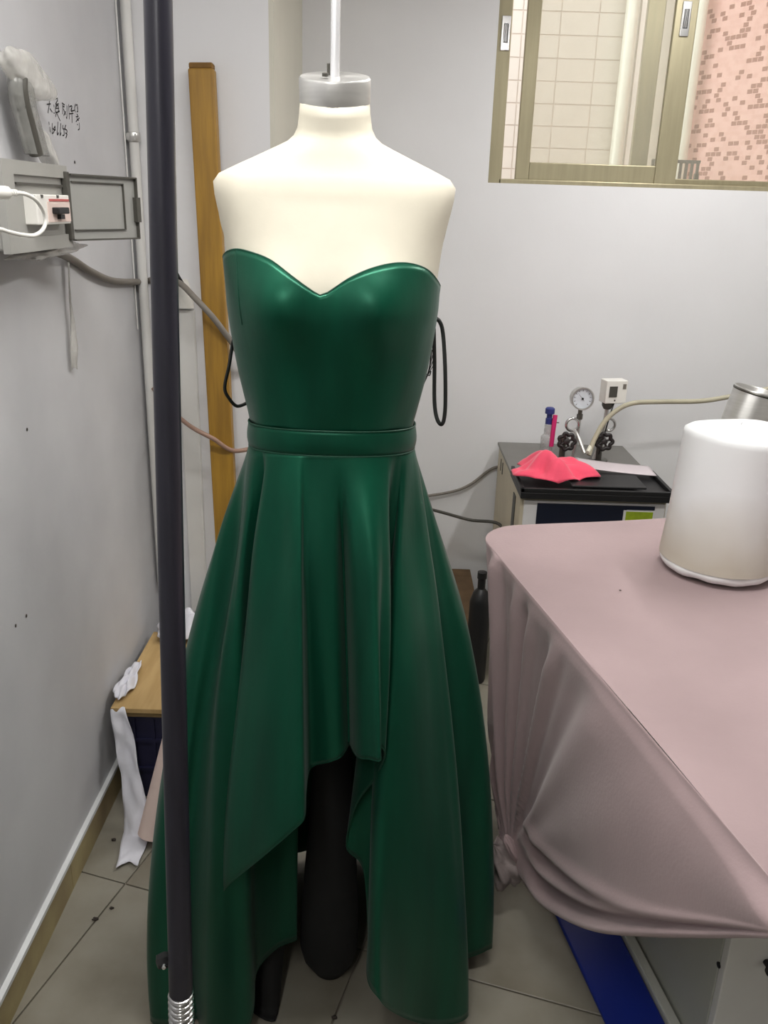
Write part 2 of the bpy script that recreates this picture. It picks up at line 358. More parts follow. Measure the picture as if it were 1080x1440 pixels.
def sash(x0, x1, sl, sr, yy, matl, matr, rail=0.062):
    s = MB().box((x0, yy, WZ0+0.018), (x0+sl, yy+0.024, WZ1-0.03)).out('sash_stile', matl, win, smooth=False, bevel=0.003)
    s2 = MB().box((x1-sr, yy, WZ0+0.018), (x1, yy+0.024, WZ1-0.03)).out('sash_stile', matr, win, smooth=False, bevel=0.003)
    MB().box((x0+sl, yy+0.002, WZ0+0.018), (x1-sr, yy+0.022, WZ0+0.018+rail)).out('sash_rail', 'frame', win, smooth=False, bevel=0.003)
    MB().box((x0+sl, yy+0.002, WZ1-0.03-rail), (x1-sr, yy+0.022, WZ1-0.03)).out('sash_rail', 'frame', win, smooth=False, bevel=0.003)
    MB().box((x0+sl-0.004, yy+0.009, WZ0+0.02+rail*0.8), (x1-sr+0.004, yy+0.014, WZ1-0.03-rail*0.8)).out('pane', 'glass', win, smooth=False)
    return s, s2
s1, s2 = sash(wx(724, FY), wx(950, FY), wx(743, FY)-wx(724, FY), wx(950, FY)-wx(920, FY), FY-0.004, 'frame', 'frame')
sash(wx(884, FY+.03), wx(1160, FY+.03), wx(908, FY+.03)-wx(884, FY+.03), 0.05, FY+0.034, 'frame', 'frame', rail=0.022)
def latch(cx, cz, y, p):
    a = MB().box((cx-0.016, y-0.006, cz-0.055), (cx+0.016, y, cz+0.055)).out('latch', 'chrome', p, smooth=False, bevel=0.002)
    MB().box((cx-0.008, y-0.008, cz-0.03), (cx+0.008, y-0.005, cz+0.03)).out('latch_slot', 'black', a if p.parent is None else p, smooth=False)
    for k in range(3):
        MB().box((cx-0.006+k*0.004, y-0.010, cz-0.028), (cx-0.0045+k*0.004, y-0.007, cz+0.028)).out('latch_rib', 'chrome', a if p.parent is None else p, smooth=False)
pL = atY(711, 47, FY-0.01); latch(pL.x, pL.z, FY-0.01, win)
pL = atY(964, 27, FY-0.004); latch(pL.x, pL.z, FY-0.004, win)
# outside: tiled facade across the alley and a pink mosaic wall
OY = 5.1
ow = MB().box((-1.2, OY, 0.0), (2.4, OY+0.2, 5.5)).out('wall_outside_tiled', 'ojoint', smooth=False, kind='structure', label='beige tiled facade seen through the window')
tw, th = 0.20, 0.11
otm = bpy.data.meshes.new('facade_tile')
mm = MB().box((0, -0.003, 0), (tw-0.006, 0.0, th-0.006)); otm.from_pydata([tuple(v) for v in mm.v], [], mm.f); otm.materials.append(M['otile'])
for i in range(6):
    for j in range(13):
        o = bpy.data.objects.new('facade_tile', otm); COL.objects.link(o); o.parent = ow
        o.location = (0.05+i*tw+(0.0), OY, 1.55+j*th)
MB().box((0.05+6*tw, OY-0.06, 0.0), (2.35, OY, 5.5)).out('render_strip', 'oplain', ow, smooth=False)
MB().tube([(1.20, OY-0.07, 0.1), (1.20, OY-0.07, 5.4)], 0.035, 14).out('downpipe', 'framepale', ow)
A = Vector((1.50, 5.0, 0)); Bq = Vector((2.30, 3.55, 0)); L = (Bq-A).length; nn = Vector(((Bq-A).y, -(Bq-A).x, 0)).normalized()
v = [A, Bq, Bq-nn*0.2, A-nn*0.2]; v = [Vector((q.x, q.y, z)) for z in (0.0, 5.5) for q in v]
mw = mk('wall_outside_mosaic', v, [[0,1,5,4],[1,2,6,5],[2,3,7,6],[3,0,4,7],[4,5,6,7],[0,3,2,1]], 'mosaic', smooth=False, kind='structure',
        label='pink mosaic wall outside the window', uvs=[(0,0),(L,0),(L,0),(0,0),(0,5.5),(L,5.5),(L,5.5),(0,5.5)])
MB().tube([A.lerp(Bq, 0.06)+Vector((-0.05, -0.05, 0.1)), A.lerp(Bq, 0.06)+Vector((-0.05, -0.05, 5.3))], 0.035, 12).out('corner_pipe', 'framepale', mw)
gp = atY(955, 243, 4.6)
g = MB()
g.box((gp.x-0.14, 4.60, gp.z-0.12), (gp.x+0.10, 4.62, gp.z-0.105)).box((gp.x-0.14, 4.60, gp.z+0.045), (gp.x+0.10, 4.62, gp.z+0.06))
for k in range(9): g.box((gp.x-0.14+k*0.028, 4.60, gp.z-0.11), (gp.x-0.128+k*0.028, 4.615, gp.z+0.05))
g.box((gp.x-0.14, 4.6, 0.0), (gp.x-0.12, 4.62, gp.z)); g.box((gp.x+0.08, 4.6, 0.0), (gp.x+0.10, 4.62, gp.z))
g.out('window_grille', 'dkgrey', smooth=False, label='small dark metal railing outside below the mosaic wall', cat='railing')
MB().box((-3, BACKY+0.26, -0.3), (4, OY+0.4, 0.0)).out('ground_outside', 'ojoint', smooth=False, kind='structure')
# ------------------------------------------------------------------ ceiling lamps
def lamp(cx, cy, ang, power, label):
    r = empty('ceiling_lamp', (cx, cy, CEIL-0.10), label, 'lamp', 'fluorescent ceiling lamps')
    R = Matrix.Translation((cx, cy, CEIL)) @ Matrix.Rotation(ang, 4, 'Z')
    MB().box((-0.62, -0.05, -0.045), (0.62, 0.05, 0.0), R).out('housing', 'lampbody', r, smooth=False, bevel=0.006)
    for s in (-1, 1):
        MB().tube([R @ Vector((-0.58, s*0.028, -0.066)), R @ Vector((0.58, s*0.028, -0.066))], 0.013, 12).out('tube', 'tube', r)
        for q in (-1, 1): MB().box((q*0.59-0.012, s*0.028-0.014, -0.085), (q*0.59+0.012, s*0.028+0.014, -0.045), R).out('tube_holder', 'lampbody', r, smooth=False)
    l = bpy.data.lights.new('lamp_light', 'AREA'); l.shape = 'RECTANGLE'; l.size = 1.15; l.size_y = 0.09; l.energy = power; l.color = (1.0, 0.985, 0.96)
    lo = bpy.data.objects.new('lamp_light', l); COL.objects.link(lo); lo.parent = r; lo.location = (0, 0, 0.012); lo.rotation_euler = (0, 0, ang)
lamp(0.02, 1.06, rad(4), LAMP_W, 'white twin tube fluorescent lamp on the ceiling above the dress form')
lamp(1.10, 2.30, rad(90), LAMP_W*0.9, 'white twin tube fluorescent lamp on the ceiling above the steam boiler')
lamp(-0.30, -0.50, rad(90), LAMP_W*0.6, 'added twin tube fill lamp on the ceiling behind the viewer, out of view')  # unseen lamp, added to fill the gown front and the table side
# ================================================================== DRESS FORM
FX, FYc = -0.090, 1.38
ZS = [1.00, 1.10, 1.175, 1.217, 1.304, 1.393, 1.43, 1.458, 1.50, 1.54, 1.565, 1.585]
HW = [0.090, 0.112, 0.128, 0.128, 0.143, 0.157, 0.160, 0.163, 0.168, 0.177, 0.182, 0.184]
DF = [0.070, 0.085, 0.098, 0.100, 0.107, 0.115, 0.116, 0.112, 0.100, 0.088, 0.080, 0.074]
DB = [0.075, 0.085, 0.098, 0.100, 0.105, 0.112, 0.116, 0.118, 0.118, 0.112, 0.104, 0.096]
def body(phi, z, off=0.0):
    # phi = 0 front (towards the viewer), + to the viewer's left
    hw = smo(ZS, HW, z); d = smo(ZS, DF, z) if math.cos(phi) > 0 else smo(ZS, DB, z)
    s, c = math.sin(phi), math.cos(phi); e = 0.86
    x = -hw*math.copysign(abs(s)**e, s); y = -d*math.copysign(abs(c)**e, c)
    if c > 0:
        for bx, bz, am in ((-0.076, 1.405, 0.029), (0.076, 1.405, 0.029)):
            y -= am*math.exp(-((x-bx)/0.056)**2-((z-bz)/0.058)**2)*sst(0, 0.6, c)
    p = Vector((FX+x, FYc+y, z)); n = Vector((-s/hw, -c/d, 0)).normalized()
    return p+n*off
form = empty('dress_form', (FX, FYc, 0.0), 'cream canvas dress form with metal neck cap wearing the green gown', 'dress form')
NP = 72
rows = []
for z in [1.00+i*(1.56-1.00)/30 for i in range(31)]: rows.append([body(2*math.pi*k/NP, z) for k in range(NP)])
# shoulder slope and neck
def ell(cx, cy, z, hw, df, db, e=0.9, slope=0.0):
    out = []
    for k in range(NP):
        a = 2*math.pi*k/NP; s, c = math.sin(a), math.cos(a); d = df if c > 0 else db
        x = -hw*math.copysign(abs(s)**e, s); y = -d*math.copysign(abs(c)**e, c)
        out.append(Vector((cx+x, cy+y, z+slope*y)))
    return out
for z, hw, df, db in ((1.578, 0.183, 0.080, 0.100), (1.590, 0.174, 0.073, 0.093), (1.603, 0.146, 0.068, 0.085), (1.616, 0.116, 0.064, 0.077), (1.628, 0.089, 0.060, 0.069),
                      (1.637, 0.070, 0.056, 0.062), (1.645, 0.0605, 0.0535, 0.057), (1.656, 0.055, 0.0515, 0.053), (1.675, 0.052, 0.0505, 0.0505), (1.692, 0.0505, 0.0500, 0.0500)):
    rows.append(ell(FX, FYc-0.012*sst(1.6, 1.69, z), z, hw, df, db, 0.95, -0.18*sst(1.63, 1.69, z) if False else 0.27*sst(1.63, 1.69, z)))
t = MB().grid(rows, closed=True); t.f.append([len(t.v)-NP+k for k in range(NP)]); t.f.append(list(range(NP))[::-1])
t.out('torso', 'canvas', form, angle=180)
# armhole plates
for s in (-1, 1):
    c = Vector((FX+s*0.1690, FYc+0.010, 1.525)); ax = Vector((s, 0.0, -0.17))
    MB().lathe([(0.001, 0.003), (0.030, 0.003), (0.036, 0.0), (0.038, -0.006)], c, 28, ax).out('armhole_plate', 'canvas', form)
cc = Vector((FX, FYc-0.012, 1.690)); cax = Vector((0, -0.27, 1)).normalized()
cap = MB().lathe([(0.050, 0.0), (0.0515, 0.001), (0.0515, 0.031), (0.0495, 0.034), (0.001, 0.034)], cc, 48, cax).out('neck_cap', 'steel', form)
MB().lathe([(0.0045, 0), (0.0045, 0.004), (0.001, 0.004)], cc+cax*0.033+Vector((-0.012, -0.022, -0.002)), 12, cax).out('cap_screw', 'dkgrey', cap)
MB().tube([cc+cax*0.030, Vector((FX+0.001, FYc-0.012, 2.2)), Vector((FX+0.001, FYc-0.012, CEIL))], 0.0068, 16).out('hanging_rod', 'rod', form)
MB().tube([cc+cax*0.034+Vector((-0.008, 0.012, 0)), cc+cax*0.052+Vector((-0.008, 0.012, 0))], 0.004, 10).out('rod_pin', 'dkmetal', form)
# black cloth sleeve round the stand, hanging to the floor under the hem
rw = []
for i in range(26):
    u = i/25; z = 0.95-u*0.945
    r = 0.034+0.024*sst(0.35, 0.93, u)
    if u > 0.9: r *= math.sqrt(max(0.02, 1-((u-0.9)/0.1)**2*0.75))
    rw.append([Vector((FX+0.004+(r*1.05)*math.cos(a)*(1+0.05*math.sin(3*a+u*4)), FYc+0.012+r*0.9*math.sin(a), z)) for a in [2*math.pi*k/28 for k in range(28)]])
q = MB().grid(rw, closed=True); q.f.append([25*28+k for k in range(28)]); q.out('stand_sleeve', 'black_cloth', form, angle=180)
# ================================================================== GOWN
gown = empty('evening_gown', (FX, FYc-0.02, 0.0), 'strapless emerald satin high-low gown with sweetheart neckline on the dress form', 'dress')
ZT = [(-0.175, 1.440), (-0.165, 1.463), (-0.150, 1.478), (-0.132, 1.484), (-0.108, 1.481), (-0.080, 1.472), (-0.050, 1.452), (-0.025, 1.435), (-0.009, 1.427), (0.004, 1.434),
      (0.03, 1.452), (0.06, 1.466), (0.09, 1.473), (0.115, 1.472), (0.138, 1.463), (0.155, 1.446), (0.168, 1.425), (0.175, 1.41)]
def ztop(phi):
    x = body(phi, 1.45).x-FX
    if math.cos(phi) > 0: return smo([a for a, b in ZT], [b for a, b in ZT], x)
    base = 1.440 if x < 0 else 1.41
    return base + (1.40-base)*min(1, abs(math.cos(phi))*1.5)
def zband(phi, top): return (1.213 if top else 1.173)+0.010*math.cos(phi)
NB = 144
ph = [2*math.pi*k/NB for k in range(NB)]
rows = []
for i in range(31):
    u = i/30; r_ = []
    for a in ph:
        z0 = zband(a, True)-0.004; z1 = ztop(a); z = z0+(z1-z0)*u
        off = 0.0055+0.003*math.sin(math.pi*u)+0.0012*math.sin(9*a+u*6)*(1-u)
        r_.append(body(a, z, off))
    rows.append(r_)
bod = MB().grid(rows, closed=True).out('bodice', 'satin', gown, solid=0.002, angle=180)
MB().tube([body(a, ztop(a)+0.0005, 0.0058) for a in ph], 0.0012, 6, closed=True).out('neckline_edge', 'piping', bod)
for a0, a1 in ((rad(52), rad(46)),):
    pts = []
    for i in range(16):
        u = i/15; a = a1+(a0-a1)*u; z = zband(a, True)+(ztop(a)-zband(a, True))*u
        pts.append(body(a, z, 0.0066+0.0036*math.sin(math.pi*u)))
    MB().tube(pts[9:], 0.0006, 5).out('seam', 'piping', bod)
rows = []
for i in range(7):
    u = i/6
    rows.append([body(a, zband(a, False)+(zband(a, True)-zband(a, False))*u, 0.0085+0.0025*math.sin(math.pi*u)) for a in ph])
wb = MB().grid(rows, closed=True).out('waistband', 'satin', gown, solid=0.002, angle=180)
for tp in (True, False): MB().tube([body(a, zband(a, tp), 0.0095) for a in ph], 0.0013, 6, closed=True).out('waist_seam', 'piping', wb)
# skirt: hem stations round the body (angle at the waist, hem point)
def hp(px, py, d): return atY(px, py, d)
def hz(px, d, z): 
    lo, hi = 900, 2400
    for _ in range(40):
        mid = (lo+hi)/2
        if atY(px, mid, d).z > z: lo = mid
        else: hi = mid
    return atY(px, lo, d)
HEM = [
 (-178, Vector((-0.08, 1.74, 0.03))), (-150, Vector((0.10, 1.71, 0.03))), (-130, Vector((0.185, 1.62, 0.03))),
 (-116, Vector((0.240, 1.53, 0.03))), (-108, hp(685, 1328, 1.44)), (-103, hp(676, 1338, 1.41)), (-98, hp(650, 1352, 1.40)), (-94, hp(628, 1372, 1.37)),
 (-90, hp(640, 1415, 1.31)), (-86, hp(656, 1424, 1.275)), (-81, hp(640, 1436, 1.255)), (-75, hp(602, 1441, 1.225)), (-68, hp(562, 1426, 1.160)), (-63, hp(534, 1404, 1.135)), (-59, hp(511, 1372, 1.165)),
 (-56, hp(512, 1300, 1.235)), (-53, hp(506, 1218, 1.265)), (-50, hp(484, 1188, 1.28)), (-47, hp(497, 1130, 1.255)), (-44, hp(525, 1092, 1.22)), (-40, hp(542, 1058, 1.185)), (-33, hp(528, 1052, 1.175)),
 (-19, hp(512, 1056, 1.185)), (-5, hp(492, 1061, 1.208)), (3, hp(465, 1064, 1.225)), (9, hp(441, 1070, 1.240)), (13, hp(434, 1105, 1.205)), (16, hp(429, 1148, 1.145)), (21, hp(408, 1172, 1.135)), (30, hp(365, 1208, 1.165)), (38, hp(326, 1242, 1.215)),
 (42, hp(330, 1265, 1.26)), (46, hp(375, 1300, 1.31)), (49, hp(422, 1316, 1.335)), (52, hp(395, 1330, 1.31)), (56, hp(362, 1366, 1.26)), (60, hp(350, 1425, 1.215)),
 (66, hz(330, 1.195, 0.012)), (74, hz(300, 1.205, 0.012)), (82, hz(275, 1.26, 0.012)), (90, hz(250, 1.245, 0.012)), (98, hz(220, 1.255, 0.012)), (106, Vector((-0.43, 1.34, 0.012))),
 (122, Vector((-0.42, 1.50, 0.02))), (145, Vector((-0.30, 1.66, 0.03))), (165, Vector((-0.17, 1.73, 0.03)))]
SUBD = 8
ctl = [Vector((b.x, b.y, b.z)) for a, b in HEM]
hem = cr(ctl, SUBD, closed=True)
angs = []
for i in range(len(HEM)):
    a, b = HEM[i][0], HEM[(i+1) % len(HEM)][0]
    if b < a: b += 360
    angs += [rad(a+(b-a)*k/SUBD) for k in range(SUBD)]
RIDGE = [(78, 5, -0.010), (92, 6, 0.010), (-23, 13, 0.026), (8, 7, 0.022), (-5.5, 3.0, -0.034), (-70, 7, -0.010), (29, 7, -0.012), (40, 8, 0.010), (60, 8, 0.010), (48, 5, -0.008), (-84, 8, -0.008)]
def gprof(s, e=2.1): return 1-(1-min(1, s))**e
NR = 64; rows = []
for i in range(NR+1):
    u = i/NR; r_ = []
    for a, h in zip(angs, hem):
        wz = zband(a, False)+0.004; W = body(a, wz, 0.0075)
        z = wz+(h.z-wz)*u
        s = (wz-z)/wz; sh = (wz-h.z)/wz
        ad = math.degrees((a+math.pi) % (2*math.pi)-math.pi); ex = 2.1-1.0*math.exp(-((ad+56)/7)**2)
        k = gprof(s, ex)/gprof(sh, ex)
        p = Vector((W.x+(h.x-W.x)*k, W.y+(h.y-W.y)*k, z))
        ad = math.degrees((a+math.pi) % (2*math.pi)-math.pi); rr = 0
        for c, wd, am in RIDGE: rr += am*math.exp(-((ad-c)/wd)**2)
        n = Vector((-math.sin(a), -math.cos(a), 0))
        p += n*rr*sst(0.0, 0.16, s)*(1-0.75*sst(0.4, 0.95, s))+n*(0.0105*sst(10, 30, abs(ad))*math.sin(a*12+2.2*math.sin(3*s+a*2))+0.0022*math.sin(a*25+4*s))*sst(0.05, 0.35, s)
        r_.append(p)
    rows.append(r_)
sk = MB().grid(rows, closed=True).out('skirt', 'satin', gown, solid=0.0018, angle=180)
MB().tube(rows[-1], 0.0013, 6, closed=True).out('hem_edge', 'satin', sk, angle=180)
# black lining panel seen under the left cascade
rw = []
for i in range(14):
    u = i/13
    rw.append([hp(348+50*v_+6*math.sin(v_*9+u*2), 1310+150*u, 1.345-0.07*u+0.012*math.sin(v_*8)) for v_ in [k/12 for k in range(13)]])
rw = [[Vector((q.x, q.y, max(q.z, 0.006))) for q in r_] for r_ in rw]
MB().grid(rw).out('lining', 'black_cloth', gown, solid=0.002, angle=180)
# ribbon loops and lacing at the sides
def ribbon(pts, wd, name, nrm=(0, 0, 0)):
    c = cr(pts, 8); r1 = []; r2 = []
    for i, p in enumerate(c):
        t_ = (c[min(i+1, len(c)-1)]-c[max(i-1, 0)]).normalized()
        sd = t_.cross(Vector((0.35, -1, 0.1))).normalized()*wd/2
        r1.append(p+sd); r2.append(p-sd)
    return MB().grid([r1, r2]).out(name, 'black_ribbon', gown, solid=0.0012)
D = FYc+0.02
ribbon([hp(330, 470, D), hp(326, 490, D), hp(322, 515, D-0.01), hp(316, 545, D-0.015), hp(322, 560, D-0.012), hp(333, 571, D-0.005), hp(347, 567, D)], 0.0055, 'hanger_ribbon')
ribbon([hp(610, 447, D), hp(618, 452, D), hp(623, 470, D), hp(626, 520, D-0.01), hp(626, 575, D-0.01), hp(622, 596, D-0.01), hp(615, 590, D-0.01), hp(611, 565, D-0.005), hp(611, 510, D), hp(610, 462, D)], 0.0065, 'hanger_ribbon')
lac = MB()
for k in range(6): lac.tube(cr([hp(606+k*0.8, 478+k*7, D+0.03), hp(603-k*0.5, 520+k*2, D+0.045), hp(588-k*0.3, 552+k*2, D+0.03)], 6), 0.0007, 5)
lac.tube(cr([hp(592, 520, D+0.02), hp(603, 528, D+0.035), hp(606, 522, D+0.04)], 6), 0.0012, 5)
lac.out('back_lacing', 'black_ribbon', gown)
# ================================================================== GARMENT RACK POST
pt, pb = atY(222, 0, 1.05), atY(254.5, 1395, 0.94)
dirv = (pb-pt).normalized(); ptop = pt-dirv*0.25; pfl = pb+dirv*((pb.z-0.02)/-dirv.z)
rack = empty('garment_rack', (pfl.x, pfl.y, 0), 'dark painted steel garment rack post standing nearest the viewer', 'clothes rack')
MB().tube([ptop, pt, pt.lerp(pb, 0.5), pb], [0.0152, 0.0155, 0.0163, 0.0172], 24).out('post', 'rack', rack)
MB().tube([pb, pfl], 0.0135, 20).out('lower_tube', 'steel', rack)
for k in range(9): 
    c = pb+dirv*(0.004+0.0105*k)
    mbk = MB(); mbk.tube([c+(Vector((1, 0, 0))*math.cos(a)+Vector((0, 1, 0))*math.sin(a))*0.0158 for a in [2*math.pi*j/24 for j in range(24)]], 0.0034, 8, closed=True)
    mbk.out('chrome_ring', 'chrome', rack)
MB().lathe([(0.0, 0), (0.11, 0), (0.11, 0.012), (0.10, 0.018), (0.02, 0.022), (0.018, 0.05), (0.0, 0.05)], (pfl.x, pfl.y, 0), 40, caps=False).out('base_plate', 'rack', rack)
kc = atY(231, 1350, 0.955)
pc = pt+dirv*((pt.z-kc.z)/-dirv.z)
MB().tube([pc, kc+Vector((-0.004, 0, 0))], 0.006, 10).out('knob_stem', 'black', rack)
kn = MB().lathe([(0.002, -0.010), (0.010, -0.008), (0.0125, 0.0), (0.010, 0.010), (0.002, 0.012)], kc, 7, (-1, -0.5, 0.1)).out('clamp_knob', 'black', rack)
MB().lathe([(0.0042, 0.0), (0.003, 0.003), (0.0005, 0.004)], kc+Vector((0.003, -0.0125, 0.001)), 10, (0.1, -1, 0.3)).out('knob_screw', 'chrome', kn)
# ================================================================== TABLE AND CLOTH
TH = 0.80
ed = Vector((0.211, -0.9775, 0)); en = Vector((0.9775, 0.211, 0))
cA = Vector((0.262, 1.839, 0))-ed*0.165          # far left corner
TL, TW = 1.75, 1.0
def tp(s, t_, z): q = cA+ed*s+en*t_; return Vector((q.x, q.y, z))
table = empty('work_table', tuple(tp(TL/2, TW/2, 0)), 'rectangular work table hidden under the dusty pink cloth', 'table')
def obox(s0, s1, t0, t1, z0, z1): 
    mbx = MB(); v = [tp(s, t_, z) for z in (z0, z1) for s, t_ in ((s0, t0), (s1, t0), (s1, t1), (s0, t1))]
    return mbx.add(v, [[0,3,2,1],[4,5,6,7],[0,1,5,4],[1,2,6,5],[2,3,7,6],[3,0,4,7]])
obox(0.03, TL-0.03, 0.03, TW-0.03, TH-0.035, TH-0.006).out('table_top', 'tablewood', table, smooth=False, bevel=0.004)
for s in (0.10, TL-0.15):
    for t_ in (0.12, TW-0.15): obox(s, s+0.05, t_, t_+0.05, 0, TH-0.035).out('leg', 'dkgrey', table, smooth=False, bevel=0.003)
obox(0.12, TL-0.12, 0.14, 0.165, TH-0.11, TH-0.035).out('apron', 'tablewood', table, smooth=False)
cloth = empty('tablecloth', tuple(tp(TL/2, TW/2, 0.1)), 'dusty pink cloth draped over the work table, its side knotted near the floor', 'tablecloth')
RC = 0.11
# outline of the top (left edge, rounded far corner, far edge)
K = atY(722, 1192, 1.60)
sK = (K-cA).dot(ed)
def ztop_c(s, t_): return TH+0.0015*math.sin(s*9+t_*4)+0.001*math.sin(t_*13-s*5)
rows = []
NS, NT = 60, 40
for i in range(NS+1):
    s = TL*i/NS; r_ = []
    for j in range(NT+1):
        t_ = TW*j/NT
        ss, tt = s, t_
        # rounded far left corner
        if s < RC and t_ < RC:
            dx, dy = RC-s, RC-t_; m_ = max(dx, dy); l_ = math.hypot(dx, dy)
            if l_ > 0: ss, tt = RC-dx*m_/l_, RC-dy*m_/l_
        r_.append(tp(ss, tt, ztop_c(s, t_)))
    rows.append(r_)
MB().grid(rows).out('cloth_top', 'tcloth', cloth, angle=180)
# side drop: radiating folds gathered at the knot
BOT = [(0.0, K+Vector((-0.028, 0.02, 0.03))), (0.10, K+Vector((-0.02, 0.02, 0.0))), (0.22, K+Vector((-0.012, 0.0, -0.015))), (0.34, K+Vector((0.0, -0.015, -0.03))), (0.44, hp(738, 1238, 1.54)), (0.55, hp(762, 1268, 1.44)), (0.68, hp(800, 1291, 1.30)),
       (0.82, hp(850, 1309, 1.14)), (0.96, hp(920, 1316, 1.0)), (1.08, hp(1000, 1318, 0.89)), (1.19, hp(1080, 1318, 0.79)), (1.35, hp(1230, 1330, 0.65)), (1.75, tp(1.75, -0.01, 0.62))]
bs = [b[0] for b in BOT]
def bot(s): return Vector([smo(bs, [b[1][k] for b in BOT], s) for k in range(3)])
rows = []
NSd, NV = 260, 70
nout = -en
for j in range(NV+1):
    v_ = j/NV; r_ = []
    for i in range(NSd+1):
        # parameter runs from the far edge, round the corner, along the left edge
        q = -0.30+(TL+0.30)*i/NSd
        if q < RC*0.0: top = tp(0.0, -q, TH); bt = K+Vector((-0.03-q*0.15, 0.05-q*0.3, 0.05)); nrm = -ed
        else: top = tp(q, 0, TH); bt = bot(q); nrm = nout
        if abs(q) < RC:
            dx = RC-max(q, 0); dy = RC-max(-q, 0); m_ = max(dx, dy); l_ = math.hypot(dx, dy)
            top = tp(RC-dx*m_/l_, RC-dy*m_/l_, TH); nrm = (nout*dx+(-ed)*dy).normalized() if False else (nout*(0.5+q/RC/2)-ed*(0.5-q/RC/2)).normalized()
        vv = v_
        p = top.lerp(bt, vv)
        ps = (p-cA).dot(ed); dz = p.z-K.z; dr = math.hypot(ps-sK, dz)
        al = math.atan2(ps-sK, dz)          # 0 straight up, grows towards the viewer
        drop = TH-p.z
        fade = sst(0.0, 0.10, drop+0.2*max(0, 0.40-q))*sst(0.0, 0.16, dr+0.02)
        a_d = math.degrees(al)
        am = 0.022-0.001*sst(15, 40, a_d)
        fold = math.sin(al*30+0.9*math.sin(al*7))*0.55+math.sin(al*53+1.3)*0.30
        fold2 = sum(A_*math.exp(-((a_d-c_)/w_)**2) for c_, w_, A_ in ((24, 4, -0.5), (31, 5, 0.45), (44, 6, 0.25), (53, 5, -0.2)))
        wv_ = 0.03*math.sin(q*6)
        for c_, w_, A_ in ((0.965, 0.022, 0.75), (0.915, 0.026, -0.95), (0.855, 0.03, 0.55)): fold2 += A_*math.exp(-((vv-c_+wv_*0.5)/w_)**2)*sst(0.36, 0.50, q)
        for c_, w_, A_ in ((0.80, 0.025, -0.8), (0.75, 0.03, 0.5)): fold2 += A_*math.exp(-((vv-c_-0.18*(q-0.45))/w_)**2)*sst(0.40, 0.52, q)*(1-sst(0.75, 1.05, q))
        mixk = sst(10, 24, a_d)
        f_ = fold*(1-mixk)+fold2*mixk
        p += nrm*am*f_*fade*min(1.0, dr/0.25+0.25)*sst(0, 0.02, drop)*min(1.0, (top-bt).length/0.40)
        p += nrm*(0.035*math.sin(math.pi*min(1, vv))*sst(0.3, 0.8, q)*0.35+0.006)*sst(0, 0.03, drop)
        r_.append(p)
    rows.append(r_)
MB().grid(rows).out('cloth_drop', 'tcloth', cloth, solid=0.002, angle=180)
# the knot: a wrapped band, a tucked swag and a crumpled tail
kb = K+Vector((-0.012, -0.015, 0.0))
def lump(name, c, rx, ry, rz, seed, m, par, ax=None, amp=0.25, n=22, freq=4):
    rnd = random.Random(seed); ps = [rnd.uniform(0, 6.28) for _ in range(6)]; rws = []
    R_ = ax or Matrix.Identity(3)
    for i in range(n+1):
        th_ = math.pi*i/n; rr_ = []
        for k in range(n*2):
            p_ = math.pi*k/n
            w_ = 1+amp*(0.5*math.sin(freq*p_+ps[0]+2*th_)+0.3*math.sin(2*freq*p_+ps[1]-3*th_)+0.3*math.sin(freq*th_+ps[2]+p_*2))
            rr_.append(Vector(c)+R_ @ Vector((rx*math.sin(th_)*math.cos(p_)*w_, ry*math.sin(th_)*math.sin(p_)*w_, rz*math.cos(th_)*(1+0.3*(w_-1)))))
        rws.append(rr_)
    return MB().grid(rws, closed=True).out(name, m, par, angle=180)
lump('knot_tail', K+Vector((-0.022, 0.0, -0.045)), 0.042, 0.05, 0.055, 3, 'tail', cloth, Matrix.Rotation(rad(-24), 3, 'Y'), amp=0.35, freq=5)
lump('knot_band', K+Vector((-0.006, -0.02, 0.012)), 0.013, 0.020, 0.042, 5, 'tcloth', cloth, Matrix.Rotation(rad(-28), 3, 'Y'), amp=0.15)
# ------------------------------------------------------------------ foam roll on the table
rc = atZ(1006, 800, TH); RR = 0.126
fc = Vector((rc.x+0.002, rc.y+0.002, TH))
roll = empty('foam_roll', tuple(fc), 'upright white plastic-wrapped roll of padding standing on the pink cloth', 'roll')
prof = [(0.0, 0.004), (0.096, 0.004), (0.110, 0.010), (0.116, 0.022), (0.118, 0.04)]
MB().lathe(prof, fc, 48, caps=False).out('padding_core', 'foamin', roll, angle=180)
rws = []
for i in range(30):
    u = i/29
    if u < 0.85: h = 0.030+u/0.85*0.285; r = 0.1265-0.013*u/0.85
    else: q_ = (u-0.85)/0.15; h = 0.315+0.022*math.sin(q_*math.pi/2); r = max(0.0008, 0.1135*math.cos(q_*math.pi/2))
    rws.append([fc+Vector((math.cos(a)*r*(1+0.010*math.sin(3*a+5*u)+0.006*math.sin(7*a-9*u)), math.sin(a)*r*(1+0.010*math.sin(3*a+5*u)), h+0.004*math.sin(2*a+1)*(1 if u > 0.1 else 0))) for a in [2*math.pi*k/56 for k in range(56)]])
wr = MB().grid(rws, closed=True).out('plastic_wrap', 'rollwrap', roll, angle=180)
MB().tube([fc+Vector((math.cos(a)*(0.110+0.001*math.sin(9*a)), math.sin(a)*(0.110+0.001*math.sin(9*a)), 0.024+0.0015*math.sin(5*a)+0.001*math.sin(13*a))) for a in [2*math.pi*k/64 for k in range(64)]], 0.0155, 12, closed=True).out('bunched_rim', 'foam', roll, angle=180)
